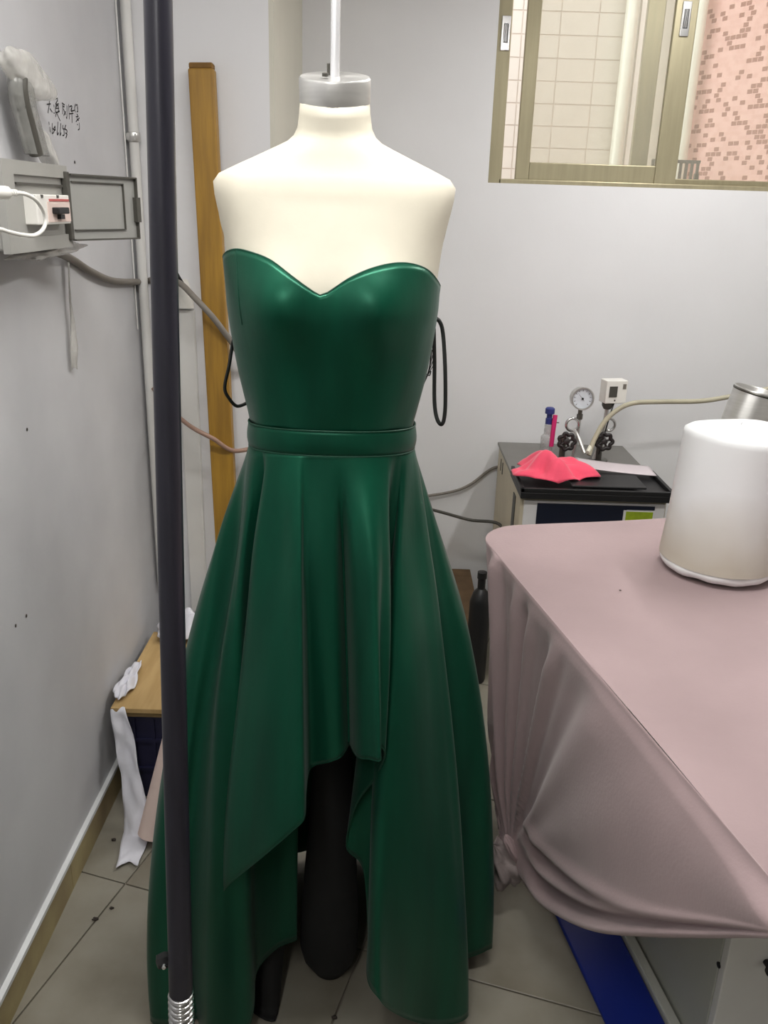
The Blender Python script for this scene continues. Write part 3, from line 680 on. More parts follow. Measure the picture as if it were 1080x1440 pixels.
# ================================================================== STEAM BOILER
BX0, BX1, BYf, BYb, BH = 0.44, 0.915, 2.62, 3.22, 0.70
boil = empty('steam_boiler', ((BX0+BX1)/2, (BYf+BYb)/2, 0), 'white and beige steam boiler with gauges standing against the back wall', 'boiler')
MB().box((BX0, BYf, 0.03), (BX1, BYb, BH-0.012)).out('body', 'mside', boil, smooth=False, bevel=0.006)
for x_ in (BX0+0.05, BX1-0.05):
    for y_ in (BYf+0.05, BYb-0.05): MB().lathe([(0.02, 0), (0.02, 0.03)], (x_, y_, 0), 14).out('foot', 'black', boil)
MB().box((BX0-0.006, BYf+0.22, BH-0.012), (BX1+0.006, BYb+0.006, BH)).out('deck', 'deck', boil, smooth=False, bevel=0.003)
MB().box((BX0+0.012, BYf-0.006, 0.05), (BX1-0.005, BYf+0.002, BH-0.03)).out('front_panel', 'mbody', boil, smooth=False, bevel=0.003)
fp = MB().box((BX0+0.055, BYf-0.010, 0.44), (BX0+0.345, BYf-0.005, BH-0.038)).out('control_panel', 'navypanel', boil, smooth=False)
MB().box((BX0+0.345, BYf-0.010, BH-0.050), (BX0+0.435, BYf-0.005, BH-0.038)).out('panel_strip', 'navypanel', boil, smooth=False)
lb = MB().box((BX0+0.335, BYf-0.012, 0.52), (BX0+0.437, BYf-0.009, BH-0.052)).out('label_plate', 'mbody', boil, smooth=False)
MB().box((BX0+0.343, BYf-0.0135, 0.612), (BX0+0.430, BYf-0.0118, BH-0.056)).out('label_print', 'green', lb, smooth=False)
for k in range(2):
    MB().box((BX0-0.002, BYb-0.10-k*0.05, BH-0.085), (BX0+0.002, BYb-0.092-k*0.05, BH-0.04)).out('vent_slot', 'black', boil, smooth=False)
MB().box((BX0-0.003, BYf+0.09, BH-0.20), (BX0+0.002, BYf+0.14, BH-0.05)).out('side_hatch', 'dkgrey', boil, smooth=False, bevel=0.002)
# black tray lid at the front
tr = MB()
x0, x1, yf, yb = BX0-0.005, BX1+0.012, BYf-0.03, BYf+0.22
tr.box((x0, yf, BH-0.018), (x1, yb, BH+0.004)); tr.box((x0, yf, BH+0.004), (x1, yf+0.012, BH+0.018)); tr.box((x1-0.012, yf, BH+0.004), (x1, yb, BH+0.018)); tr.box((x0, yf, BH+0.004), (x0+0.012, yb, BH+0.018))
tr.out('tray_lid', 'black', boil, smooth=False, bevel=0.002)
# fittings on the deck
def bp(px, py, d): return atY(px, py, d)
FYd = 3.00
g0 = bp(818, 560, FYd); gb = Vector((g0.x-0.005, FYd+0.01, BH))
ga = Vector((0.10, -1, 0.05)).normalized()
gau = MB().lathe([(0.0, -0.022), (0.036, -0.022), (0.0385, -0.018), (0.0385, 0.008), (0.041, 0.010), (0.041, 0.016), (0.036, 0.016), (0.0355, 0.011)], g0, 40, ga, caps=False).out('pressure_gauge', 'steel', boil)
MB().lathe([(0.0, 0.009), (0.0358, 0.009), (0.0358, 0.008)], g0, 36, ga, caps=False).out('dial', 'dial', gau)
nd = MB(); gx = ga.cross(Vector((0, 0, 1))).normalized()*-1; gz = gx.cross(ga)*-1
if gz.z < 0: gz = -gz
if gx.x < 0: gx = -gx
nd.add([g0+ga*0.012+gx*a+gz*b for a, b in ((-0.020, 0.022), (0.003, -0.003), (0.008, -0.011), (-0.003, 0.001))], [[0, 1, 2, 3]])
nd.lathe([(0.004, 0.0105), (0.004, 0.013), (0.0, 0.013)], g0, 10, ga, caps=False)
nd.out('needle', 'black', gau, smooth=False)
tk = MB()
for k in range(11):
    a = rad(225-27*k); dv = gx*math.cos(a)+gz*math.sin(a); sd = gx*-math.sin(a)+gz*math.cos(a)
    tk.add([g0+ga*0.0098+dv*r_+sd*w_ for r_, w_ in ((0.026, -0.0008), (0.032, -0.0008), (0.032, 0.0008), (0.026, 0.0008))], [[0, 1, 2, 3]])
tk.out('tick_marks', 'ink', gau, smooth=False)
MB().lathe([(0.011, -0.076), (0.011, -0.058), (0.008, -0.056), (0.008, -0.040), (0.005, -0.036)], g0, 6, (0, 0, 1)).out('gauge_nut', 'dkmetal', gau)
def coil(c, r, tube=0.0055, tilt=0.0, name='siphon_coil'):
    u1 = Vector((math.cos(tilt), math.sin(tilt), 0)); pts = []
    pts = [c+u1*r*math.cos(a)+Vector((0, 0, r*math.sin(a)))+Vector((0, -0.004*a/6.28, 0)) for a in [rad(-60)+2*math.pi*1.0*k/36 for k in range(37)]]
    return MB().tube(pts, tube, 12).out(name, 'chrome', boil)
MB().tube([g0+Vector((0, 0, -0.07)), Vector((g0.x, FYd+0.01, BH+0.07)), Vector((g0.x-0.012, FYd, BH))], 0.0065, 12).out('gauge_pipe', 'steel', boil)
coil(bp(805, 597, FYd-0.01), 0.0225); coil(bp(856, 597, FYd+0.03), 0.0225)
# pressure switch
s0 = bp(861, 550, FYd+0.02); RZ = Matrix.Translation(s0) @ Matrix.Rotation(rad(12), 4, 'Z')
sw = MB().box((-0.036, -0.026, -0.040), (0.044, 0.026, 0.042), RZ).out('pressure_switch', 'white', boil, smooth=False, bevel=0.003)
MB().box((-0.024, -0.028, -0.016), (0.006, -0.0255, 0.022), RZ).out('switch_window', 'dkgrey', sw, smooth=False)
MB().box((0.026, -0.0275, 0.012), (0.038, -0.0255, 0.030), RZ).out('switch_label', 'cable', sw, smooth=False)
MB().lathe([(0.003, 0), (0.003, 0.002)], RZ @ Vector((0.0, -0.026, -0.028)), 8, (0, -1, 0)).out('switch_screw', 'dkmetal', sw)
MB().lathe([(0.013, -0.064), (0.020, -0.052), (0.020, -0.040)], RZ @ Vector((-0.012, 0, 0)), 20).out('switch_bellows', 'dkgrey', sw)
sb_ = RZ @ Vector((-0.012, 0, -0.06))
MB().tube([sb_, Vector((sb_.x-0.006, FYd+0.02, BH+0.06)), Vector((sb_.x-0.03, FYd+0.01, BH))], 0.0075, 12).out('switch_pipe', 'steel', boil)
MB().tube(cr([sb_+Vector((0.02, -0.01, 0.02)), sb_+Vector((0.004, -0.03, -0.03)), Vector((sb_.x-0.02, FYd-0.02, BH+0.03))], 8), 0.0025, 8).out('switch_wire', 'black', boil)
# valves with black handwheels
def valve(px, py, d):
    c = bp(px, py, d); ax = Vector((0.0, -1, 0.15)).normalized(); R_ = 0.0265; pts = []
    for k in range(84):
        a = 2*math.pi*k/84; r = R_+0.0032*math.cos(7*a); pts.append(c+Vector((1, 0, 0))*r*math.cos(a)+Vector((0, 0.15, 1)).normalized()*r*math.sin(a))
    whl = MB().tube(pts, 0.0068, 10, closed=True).out('handwheel', 'wheel', boil)
    mbx = MB(); mbx.lathe([(0.010, -0.006), (0.010, 0.007), (0.006, 0.009)], c, 14, ax)
    for k in range(4):
        a = math.pi/2*k+0.4; mbx.tube([c, c+(Vector((1, 0, 0))*math.cos(a)+Vector((0, 0.15, 1)).normalized()*math.sin(a))*R_], 0.0042, 8)
    mbx.out('wheel_hub', 'wheel', whl)
    MB().tube([c, c-ax*0.065], 0.006, 10).out('valve_stem', 'steel', boil)
    e_ = c-ax*0.060
    vb = MB(); vb.lathe([(0.010, 0.02), (0.016, 0.032), (0.017, 0.045), (0.014, 0.055), (0.012, 0.075)], c, 16, -ax); vb.tube([e_, Vector((e_.x, e_.y, BH))], 0.011, 14)
    vb.lathe([(0.034, 0), (0.034, 0.004), (0.012, 0.005)], Vector((e_.x, e_.y, BH)), 28)
    vb.out('valve_body', 'dkmetal', boil)
valve(797, 621, FYd-0.07); valve(850, 621, FYd-0.05)
# sight glass with blue cap and magenta tube
q0 = bp(769, 640, FYd); sg = Vector((q0.x-0.004, FYd, BH))
MB().lathe([(0.042, 0), (0.042, 0.004), (0.022, 0.005)], sg, 30).out('sight_flange', 'framepale', boil)
sgl = MB().lathe([(0.016, 0.004), (0.016, 0.03), (0.024, 0.036), (0.024, 0.085), (0.015, 0.095), (0.015, 0.130), (0.010, 0.134)], sg, 24).out('sight_glass', 'clear', boil)
MB().lathe([(0.013, 0.132), (0.013, 0.152), (0.010, 0.154), (0.010, 0.168), (0.017, 0.170), (0.017, 0.188), (0.012, 0.192), (0.001, 0.192)], sg, 20).out('sight_cap', 'bluecap', sgl)
MB().tube([sg+Vector((0.012, -0.022, 0.055)), sg+Vector((0.014, -0.02, 0.11)), sg+Vector((0.018, -0.012, 0.168))], 0.0085, 14).out('magenta_tube', 'magenta', sgl)
MB().tube([sg+Vector((0.02, -0.012, 0.14)), sg+Vector((0.034, -0.012, 0.14))], 0.002, 8).out('tube_pin', 'dkmetal', sgl)
MB().tube(cr([bp(822, 637, FYd-0.1), bp(812, 612, FYd-0.06), bp(806, 604, FYd-0.02)], 6), 0.0065, 12).out('drain_pipe', 'steel', boil)
MB().tube(cr([bp(826, 636, FYd-0.1), bp(835, 620, FYd-0.05), bp(843, 606, FYd)], 6), 0.0075, 12).out('outlet_pipe', 'framepale', boil)
# hose from the boiler across to the right
hpts = [bp(828, 640, FYd-0.09), bp(834, 622, FYd-0.07), bp(848, 596, FYd-0.05), bp(866, 578, FYd-0.04), bp(890, 567, FYd-0.04), bp(930, 565, FYd-0.03), bp(985, 564, FYd-0.02), bp(1030, 557, FYd-0.03), bp(1080, 547, FYd-0.06), bp(1180, 520, FYd-0.10), Vector((1.75, 2.6, 1.25)), Vector((1.78, 2.3, 0.8)), Vector((1.7, 2.0, 0.02)), Vector((1.6,1.8,0.009))]
MB().tube(cr(hpts, 8), 0.0085, 14).out('steam_hose', 'hose', label='beige rubber steam hose running from the boiler to the right', cat='hose')
# coral cloth thrown over the boiler
def draped(name, c, sx, sy, hgt, m, seed, label, cat, rot=0.0, n=46, thresh=None):
    rnd = random.Random(seed); rws = []
    ps = [rnd.uniform(0, 6.28) for _ in range(8)]
    for i in range(n+1):
        r_ = []
        for j in range(n+1):
            u, v_ = i/n*2-1, j/n*2-1
            # squash the square into a ragged oval
            l = max(abs(u), abs(v_)); hyp = math.hypot(u, v_) or 1
            uu, vv = u*l/hyp, v_*l/hyp; a = math.atan2(vv, uu)
            rim = 1+0.10*math.sin(3*a+ps[0])+0.08*math.sin(5*a+ps[1])+0.05*math.sin(9*a+ps[2])
            x, y_ = uu*rim*sx, vv*rim*sy
            z = hgt*(1-l**2.2)*(0.75+0.25*math.sin(3.1*uu*2+ps[3]+vv*2))+0.018*abs(math.sin(4.0*uu+3*vv+ps[4]))*(0.25+l*0.4)+0.010*abs(math.sin(3*uu-5*vv+ps[6]))*(1-0.6*l)+0.0035*math.sin(8*uu-6*vv+ps[5])*(1-0.5*l)
            ca, sa = math.cos(rot), math.sin(rot)
            r_.append(Vector(c)+Vector((x*ca-y_*sa, x*sa+y_*ca, max(0.002, z+0.004))))
        rws.append(r_)
    return MB().grid(rws).out(name, m, solid=0.0025, angle=180, label=label, cat=cat)
cx_ = bp(778, 660, BYf+0.12)
draped('cleaning_cloth', (cx_.x-0.006, BYf+0.115, BH+0.019), 0.135, 0.110, 0.075, 'pinkcloth', 11, 'crumpled coral pink cloth lying on the boiler lid', 'cloth', rot=0.1)
# thin curved sheet and dark slab on the lid
rws = []
for i in range(20):
    u = i/19; r_ = []
    for j in range(8):
        v_ = j/7; p = Vector((0.665+0.25*u, BYf+0.17+0.10*v_-0.03*u, BH+0.022+0.014*(1-u)**2+0.004*v_)); r_.append(p)
    rws.append(r_)
MB().grid(rws).out('bent_sheet', 'lilac', solid=0.0025, label='thin pale bent sheet lying behind the black lid of the boiler', cat='sheet')
MB().box((0.60, BYf-0.012, BH+0.019), (0.84, BYf+0.125, BH+0.0265), Matrix.Translation((0, 0, 0))).out('black_slab', 'black', smooth=False, bevel=0.003, label='flat black slab lying on the boiler lid beside the coral cloth', cat='slab')
# leaning steel cylinder behind the roll
ca_ = atY(1058, 548, 2.75); cb_ = Vector((ca_.x-0.20, ca_.y+0.02, 0.06)); axs = (ca_-cb_).normalized(); Ls = (ca_-cb_).length
stl = empty('steel_duct', (cb_.x, cb_.y, 0.0), 'leaning shiny steel duct behind the white roll at the right edge', 'duct')
MB().lathe([(0.074, 0.0), (0.076, 0.004), (0.076, Ls-0.004), (0.074, Ls), (0.071, Ls-0.004), (0.071, 0.01)], cb_+Vector((0.02, 0, 0)), 44, axs, caps=False).out('duct_wall', 'steel', stl)
MB().lathe([(0.0765, 0), (0.0785, 0.004), (0.0765, 0.008)], cb_+Vector((0.02, 0, 0))+axs*(Ls-0.012), 44, axs, caps=False).out('rim_band', 'dkmetal', stl)
# ================================================================== UNDER THE TABLE
def gq(p, q, t_): return p.lerp(q, t_)
f1, f2, f3, f4 = Vector((0.395, 1.75, 0)), Vector((0.505, 1.15, 0)), Vector((0.652, 1.15, 0)), Vector((0.558, 1.75, 0))
def slab(name, pts, z0, z1, m, **k):
    v = [Vector((p.x, p.y, z)) for z in (z0, z1) for p in pts]
    return mk(name, v, [[3,2,1,0],[4,5,6,7],[0,1,5,4],[1,2,6,5],[2,3,7,6],[3,0,4,7]], m, smooth=False, **k)
slab('blue_board', (f1, f2, f3-Vector((0.03, 0, 0)), f4-Vector((0.03, 0, 0))), 0.0005, 0.012, 'bluesheet', bevel=0.003, label='royal blue plastic board lying on the floor under the table', cat='board')
slab('pale_batten', (f4-Vector((0.027, 0, 0)), f3-Vector((0.027, 0, 0)), f3+Vector((-0.004, 0, 0)), f4+Vector((-0.004, 0, 0))), 0.0005, 0.022, 'palewood', bevel=0.003, label='pale batten on the floor between blue board and cabinet', cat='batten')
cdir = (f3-f4).normalized(); cperp = Vector((-cdir.y, cdir.x, 0))
c0 = f4+cdir*0.0; corner = Vector((0.641, 1.19, 0)); depth = 0.50; wid = 0.42
cab = empty('cabinet', tuple(corner), 'white laminate cabinet with black knob under the pink-draped table', 'cabinet')
def cbx(a0, a1, b0, b1, z0, z1):
    v = [corner+Vector((0, 0, z))-cdir*a+cperp*b for z in (z0, z1) for a, b in ((a0, b0), (a1, b0), (a1, b1), (a0, b1))]
    return MB().add(v, [[0,3,2,1],[4,5,6,7],[0,1,5,4],[1,2,6,5],[2,3,7,6],[3,0,4,7]])
cbx(0.018, depth, 0.006, wid, 0.0, 0.56).out('body', 'cabside', cab, smooth=False, bevel=0.002)
dr = cbx(-0.002, 0.016, 0.006, wid, 0.03, 0.555).out('door', 'cabfront', cab, smooth=False, bevel=0.002)
hk = ray(1077, 1352); 
def onplane(px, py, p0, n): v = ray(px, py); return cC+v*((p0-cC).dot(n)/v.dot(n))
kp = onplane(1077, 1352, corner+cdir*0.002, cdir)
MB().lathe([(0.006, 0.0), (0.006, 0.012), (0.012, 0.016), (0.013, 0.022), (0.008, 0.027), (0.001, 0.028)], kp, 18, cdir).out('knob', 'black', dr)
hp_ = onplane(1011, 1357, corner+cperp*0.006, cperp)
MB().lathe([(0.006, -0.001), (0.006, 0.0015), (0.001, 0.0018)], hp_, 14, -cperp).out('screw_cap', 'black', cab)
# ================================================================== LEFT CORNER: crate, board, papers
cr0 = Vector((-0.690, 1.93, 0))
crate = empty('storage_crate', (-0.50, 2.1, 0), 'dark navy plastic crate on the floor against the left wall', 'crate')
X0, X1, Y0, Y1, ZC = -0.665, -0.33, 1.945, 2.32, 0.272
for nm, lo, hi in (('crate_side', (X0, Y0, 0.004), (X0+0.008, Y1, ZC)), ('crate_side', (X1-0.008, Y0, 0.004), (X1, Y1, ZC)), ('crate_end', (X0+0.008, Y0, 0.004), (X1-0.008, Y0+0.008, ZC)), ('crate_end', (X0+0.008, Y1-0.008, 0.004), (X1-0.008, Y1, ZC)), ('crate_bottom', (X0, Y0, 0.0), (X1, Y1, 0.004))):
    MB().box(lo, hi).out(nm, 'navy', crate, smooth=False)
for k in range(7): MB().box((X0+0.012+k*0.052, Y0-0.006, 0.01), (X0+0.020+k*0.052, Y0, ZC-0.02)).out('rib', 'navy', crate, smooth=False)
for z_ in (0.09, 0.18): MB().box((X0+0.004, Y0-0.007, z_), (X1-0.004, Y0, z_+0.008)).out('rib', 'navy', crate, smooth=False)
MB().box((X0-0.006, Y0-0.010, ZC-0.018), (X1+0.006, Y0, ZC)).out('crate_rim', 'navy', crate, smooth=False)
bd = empty('plywood_board', (-0.5, 2.1, ZC), 'tan plywood board lying on top of the navy crate', 'board')
MB().box((-0.697, 1.915, ZC+0.012), (-0.32, 2.34, ZC+0.026)).out('panel', 'ply', bd, smooth=False, bevel=0.0015)
MB().box((-0.695, 1.918, ZC), (-0.32, 2.34, ZC+0.0115)).out('lower_panel', 'ply_edge', bd, smooth=False)
# white paper hanging down from under the board on to the floor
rws = []
for i in range(30):
    u = i/29; r_ = []
    for j in range(10):
        v_ = j/9
        w0 = 0.034+0.040*min(1,u*1.8)+0.010*math.sin(u*11)*u
        if u < 0.72: q_ = u/0.72; y_ = 1.905-0.02*q_-0.09*q_**2; z = 0.296*(1-q_)+0.006
        else: q_ = (u-0.72)/0.28; y_ = 1.795-0.115*q_; z = 0.006+0.003*math.sin(q_*9)
        x_ = -0.692+0.062*u+w0*v_*(1-0.2*u)
        r_.append(Vector((x_+0.06*max(0, u-0.72)*0.2, y_-0.006-0.010*math.sin(v_*5+u*8)-0.004*math.sin(u*26-v_*7), z+0.005*abs(math.sin(v_*6+u*17))+0.002*math.sin(u*31+v_*9))))
    rws.append(r_)
MB().grid(rws).out('hanging_paper', 'paper', solid=0.001, angle=180, label='crumpled white paper strip hanging from the board down to the floor', cat='paper')
# crumpled white film behind and on the board
draped('crumpled_wrap', (-0.585, 2.315, ZC+0.028), 0.10, 0.055, 0.07, 'paper', 4, 'crumpled white wrapping heaped at the back of the plywood board', 'wrapping')
draped('paper_scrap', (-0.683, 2.03, ZC+0.0265), 0.022, 0.10, 0.012, 'paper', 9, 'white torn paper lying along the left edge of the board', 'paper', n=24)
# pale pink roll leaning on the crate
ra, rb = Vector((-0.570, 1.765, 0.0)), Vector((-0.455, 1.875, 0.46))
dv = (rb-ra).normalized()
pr = empty('paper_roll', tuple(ra), 'pale pink paper roll leaning beside the crate behind the rack post', 'roll')
st = ra+Vector((0, 0, 0.022))
MB().lathe([(0.030, 0.0), (0.032, 0.002), (0.032, 0.47), (0.030, 0.472)], st, 28, dv, caps=False).out('paper_tube', 'pinkpaper', pr)
MB().lathe([(0.030, 0.003), (0.020, 0.003), (0.018, 0.008), (0.010, 0.004), (0.001, 0.004)], st, 24, dv, caps=False).out('roll_end', 'pinkend', pr)
# wooden plank leaning against the pillar
pa, pbm = atY(283, 92, 2.455), Vector((-0.455, 2.36, 0.0))
plk = empty('wooden_plank', (pbm.x, pbm.y, 0), 'tall yellow varnished wooden plank leaning on the corner wall', 'plank')
dv = (pa-pbm).normalized(); sx = Vector((1, 0, 0)); sx = (sx-dv*sx.dot(dv)).normalized(); sy = dv.cross(sx); Lp = (pa-pbm).length
def pbx(a, b, c, d, h0, h1): 
    v = [pbm+dv*h+sx*x_+sy*y_ for h in (h0, h1) for x_, y_ in ((a, c), (b, c), (b, d), (a, d))]
    return MB().add(v, [[0,3,2,1],[4,5,6,7],[0,1,5,4],[1,2,6,5],[2,3,7,6],[3,0,4,7]])
pbx(-0.033, 0.033, -0.012, 0.026, 0.012, Lp-0.008).out('plank_body', 'wood', plk, smooth=False, bevel=0.004)
pbx(-0.031, 0.031, -0.010, 0.024, Lp-0.009, Lp+0.006).out('end_grain', 'wood_end', plk, smooth=False, bevel=0.004)
pbx(0.012, 0.0145, -0.0265, -0.0255, 0.2, Lp-0.02)
# ================================================================== LEFT WALL: electrics
bx = empty('distribution_box', (WLX+0.05, 1.59, 1.46), 'grey plastic breaker box with open lid on the left wall', 'breaker box')
XB = -0.622
MB().box((WLX, 1.452, 1.462), (XB-0.012, 1.732, 1.600)).out('box_body', 'greyplastic', bx, smooth=False, bevel=0.004)
# cover frame with opening
y0, y1, z0, z1 = 1.448, 1.736, 1.458, 1.604; oy0, oy1, oz0, oz1 = 1.492, 1.722, 1.482, 1.582
cv = MB(); cv.box((XB-0.012, y0, z0), (XB, oy0, z1)); cv.box((XB-0.012, oy1, z0), (XB, y1, z1)); cv.box((XB-0.012, oy0, z0), (XB, oy1, oz0)); cv.box((XB-0.012, oy0, oz1), (XB, oy1, z1))
cvo = cv.out('cover', 'greyplastic', bx, smooth=False)
MB().box((XB-0.014, oy0, oz0), (XB-0.006, oy1, oz1)).out('inner_panel', 'greyplastic', bx, smooth=False)
MB().box((XB-0.008, oy0+0.01, oz1-0.016), (XB-0.001, oy1-0.01, oz1-0.012)).out('inner_ledge', 'dkgrey', bx, smooth=False)
MB().box((XB-0.006, oy1-0.006, oz0-0.012), (XB+0.006, oy1+0.010, oz1+0.012)).out('hinge', 'dkgrey', bx, smooth=False, bevel=0.002)
bk = MB().box((XB-0.008, 1.535, 1.502), (XB+0.016, 1.690, 1.552)).out('circuit_breaker', 'white', bx, smooth=False, bevel=0.002)
MB().box((XB+0.0155, 1.580, 1.506), (XB+0.0175, 1.687, 1.540)).out('breaker_face', 'pinkface', bk, smooth=False)
MB().box((XB+0.0155, 1.590, 1.541), (XB+0.0178, 1.684, 1.545)).out('red_stripe', 'red', bk, smooth=False)
MB().box((XB+0.0165, 1.598, 1.520), (XB+0.030, 1.650, 1.531)).out('toggle', 'black', bk, smooth=False, bevel=0.002)
MB().box((XB+0.0165, 1.620, 1.511), (XB+0.024, 1.640, 1.519)).out('toggle_foot', 'black', bk, smooth=False)
for y_ in (1.555, 1.628): MB().box((XB+0.0155, y_, 1.5465), (XB+0.0175, y_+0.008, 1.5515)).out('terminal', 'dkgrey', bk, smooth=False)
MB().lathe([(0.003, 0), (0.003, 0.0015)], (XB+0.016, 1.560, 1.508), 10, (1, 0, 0)).out('screw', 'dkmetal', bk)
# open lid
hA = Vector((XB+0.002, 1.732, 0)); hB = atY(190, 295, 1.905); hB = Vector((hB.x, hB.y, 0)); ld = (hB-hA); LL = ld.length; ld.normalize(); ln = Vector((-ld.y, ld.x, 0))
if ln.y > 0: ln = -ln
def lbx(a, b, z0_, z1_, t0, t1):
    v = [hA+ld*x_+ln*t_+Vector((0, 0, z)) for z in (z0_, z1_) for x_, t_ in ((a, t0), (b, t0), (b, t1), (a, t1))]
    return MB().add(v, [[0,3,2,1],[4,5,6,7],[0,1,5,4],[1,2,6,5],[2,3,7,6],[3,0,4,7]])
lid = lbx(0, LL, 1.470, 1.590, -0.002, 0.002).out('lid', 'greydoor', bx, smooth=False)
for a, b, c, d in ((0, LL, 1.588, 1.591), (0, LL, 1.469, 1.472), (LL-0.002, LL+0.001, 1.470, 1.590)): lbx(a, b, c, d, -0.002, 0.009).out('lid_edge', 'dkgrey', lid, smooth=False)
for a, b, c, d in ((0.004, LL*0.80, 1.576, 1.578), (0.004, LL*0.80, 1.488, 1.490), (LL*0.79, LL*0.80, 1.488, 1.578)): lbx(a, b, c, d, 0.002, 0.006).out('lid_recess', 'dkgrey', lid, smooth=False)
lbx(LL-0.008, LL+0.004, 1.503, 1.552, 0.0, 0.012).out('lid_catch', 'dkgrey', lid, smooth=False)
# white plug and cord in front of the box
pg = empty('charger_cord', (XB+0.05, 1.44, 1.50), 'white plug and looping cord in front of the breaker box', 'cord')
pts = [atX(a, b, XB+c) for a, b, c in ((22, 271, 0.05), (36, 273, 0.055), (50, 281, 0.06), (60, 295, 0.06), (64, 310, 0.06), (60, 323, 0.058), (48, 331, 0.055), (30, 330, 0.05), (12, 326, 0.045), (-6, 322, 0.04), (-40, 330, 0.03))]
MB().tube(cr(pts, 8), 0.0032, 12).out('cord', 'white', pg)
a, b = atX(-14, 270, XB+0.04), atX(9, 271, XB+0.048); MB().tube([a, b], 0.0095, 14).out('plug', 'white', pg)
for k in range(4): 
    c = atX(10+k*3.2, 271, XB+0.05); MB().tube([c, c+(b-a).normalized()*0.004], 0.0052, 10).out('strain_relief', 'white', pg)
# cream trunking at the very left
MB().box((WLX, 1.43, 1.60), (WLX+0.035, 1.475, CEIL)).out('trunking', 'cream', smooth=False, bevel=0.004, label='cream vertical trunking on the left wall above the breaker box', cat='trunking')
# plastic-wrapped duct above the box
wd = empty('wrapped_duct', (-0.69, 1.58, 1.605), 'grey cable duct wrapped in clear plastic above the breaker box', 'duct')
cen = [atX(a, b, -0.685) for a, b in ((52, 218), (46, 195), (40, 172), (34, 150), (30, 128), (30, 112))]
rws = []
for i, p in enumerate(cr(cen, 6)):
    r_ = []
    for k in range(16):
        a = 2*math.pi*k/16; wv = 0.044*(1+0.04*math.sin(3*a+i*0.15)); r_.append(p+Vector((0.018*math.cos(a), wv*math.sin(a), 0.0)))
    rws.append(r_)
MB().grid(rws, closed=True).out('duct_sleeve', 'smoke', wd, angle=180)
MB().tube([p+Vector((0.006, -0.018, 0)) for p in cr(cen, 6)], 0.013, 10).out('inner_pipe', 'dkgrey', wd)
tp_ = atX(38, 106, -0.685)
lump('film_bunch', tp_, 0.026, 0.105, 0.036, 8, 'film', wd, Matrix.Rotation(rad(-10), 3, 'X'), amp=0.18, freq=3)
lump('film_skirt', atX(66, 216, -0.69), 0.018, 0.055, 0.014, 12, 'film', wd, Matrix.Rotation(rad(-50), 3, 'X'), amp=0.2, freq=4)
# torn plastic under the box with a hanging strand
tf_ = lump('torn_film', atX(70, 352, -0.66), 0.03, 0.15, 0.012, 21, 'film', None, Matrix.Rotation(rad(2), 3, 'X'), amp=0.3, freq=5)
tf_['label'] = 'torn clear plastic film stuck under the breaker box'; tf_['category'] = 'plastic film'
rws = []
for i, (px, py) in enumerate(((95, 358), (97, 385), (99, 420), (102, 455), (104, 490), (105, 518))):
    p = atX(px, py, WLX+0.012); wv = 0.006+0.006*(i/5)+0.004*math.sin(i*2); rws.append([p+Vector((0.004*math.sin(i+j), (j-2)*wv/2, 0.003*math.sin(j*2+i))) for j in range(5)])
MB().grid(rws).out('film_strand', 'film', solid=0.0008, label='thin white plastic strand hanging down the left wall below the box', cat='plastic strand')
# conduit with clamp in the corner
cd = empty('wall_conduit', (-0.695, 2.48, 0.4), 'white plastic conduit clipped up the corner of the left wall', 'conduit')
MB().tube([Vector((-0.700, 2.478, 0.4)), Vector((-0.700, 2.478, CEIL))], 0.0135, 16).out('pipe', 'conduit', cd)
MB().tube([Vector((-0.716, 2.452, 1.2)), Vector((-0.716, 2.448, CEIL))], 0.002, 8).out('thin_wire', 'conduit', cd)
cz = atY(196, 193, 2.478).z; MB().lathe([(0.0165, -0.012), (0.0175, -0.010), (0.0175, 0.010), (0.0165, 0.012)], (-0.700, 2.478, cz), 20).out('clamp', 'steel', cd)
MB().box((-0.716, 2.462, cz-0.008), (-0.69, 2.468, cz+0.008)).out('clamp_tab', 'steel', cd, smooth=False)
# handwriting on the wall
S = [[(170,335),(250,325)],[(225,250),(222,340),(205,440),(195,520)],[(240,430),(285,505)],[(370,215),(395,205),(400,250),(360,330),(425,325)],[(320,350),(325,385)],[(318,520),(332,525)],
 [(365,370),(355,500),(420,490),(420,370),(365,375)],[(360,420),(420,420)],[(428,500),(442,480)],[(375,500),(360,600)],[(390,540),(455,690)],[(500,305),(555,350)],[(515,350),(510,540)],[(515,380),(548,388)],
 [(530,440),(580,560)],[(575,490),(535,575)],[(605,370),(605,625),(590,610)],[(640,340),(648,500),(655,650)],[(660,390),(690,370),(715,385),(690,480),(765,465)],[(710,400),(713,560),(715,730)],[(660,540),(742,530)],
 [(790,330),(770,420),(790,500)],[(800,360),(830,350),(842,480),(822,490)],[(830,400),(845,480)],[(820,550),(850,600),(800,605)],[(875,630),(800,710)],[(818,640),(862,690)],[(825,770),(836,780)],[(870,740),(876,860),(845,890)],
 [(213,720),(219,770)],[(235,830),(246,935)],[(285,750),(287,960),(330,905),(300,862)],[(345,812),(320,870),(352,892),(346,815)],[(410,720),(395,985),(422,955)],[(470,750),(455,1000),(477,955)],
 [(515,790),(515,860),(562,872)],[(540,900),(543,1000),(510,1010)],[(580,790),(562,862),(606,900),(600,960)],[(572,960),(607,985),(580,1065)]]
hwm = MB()
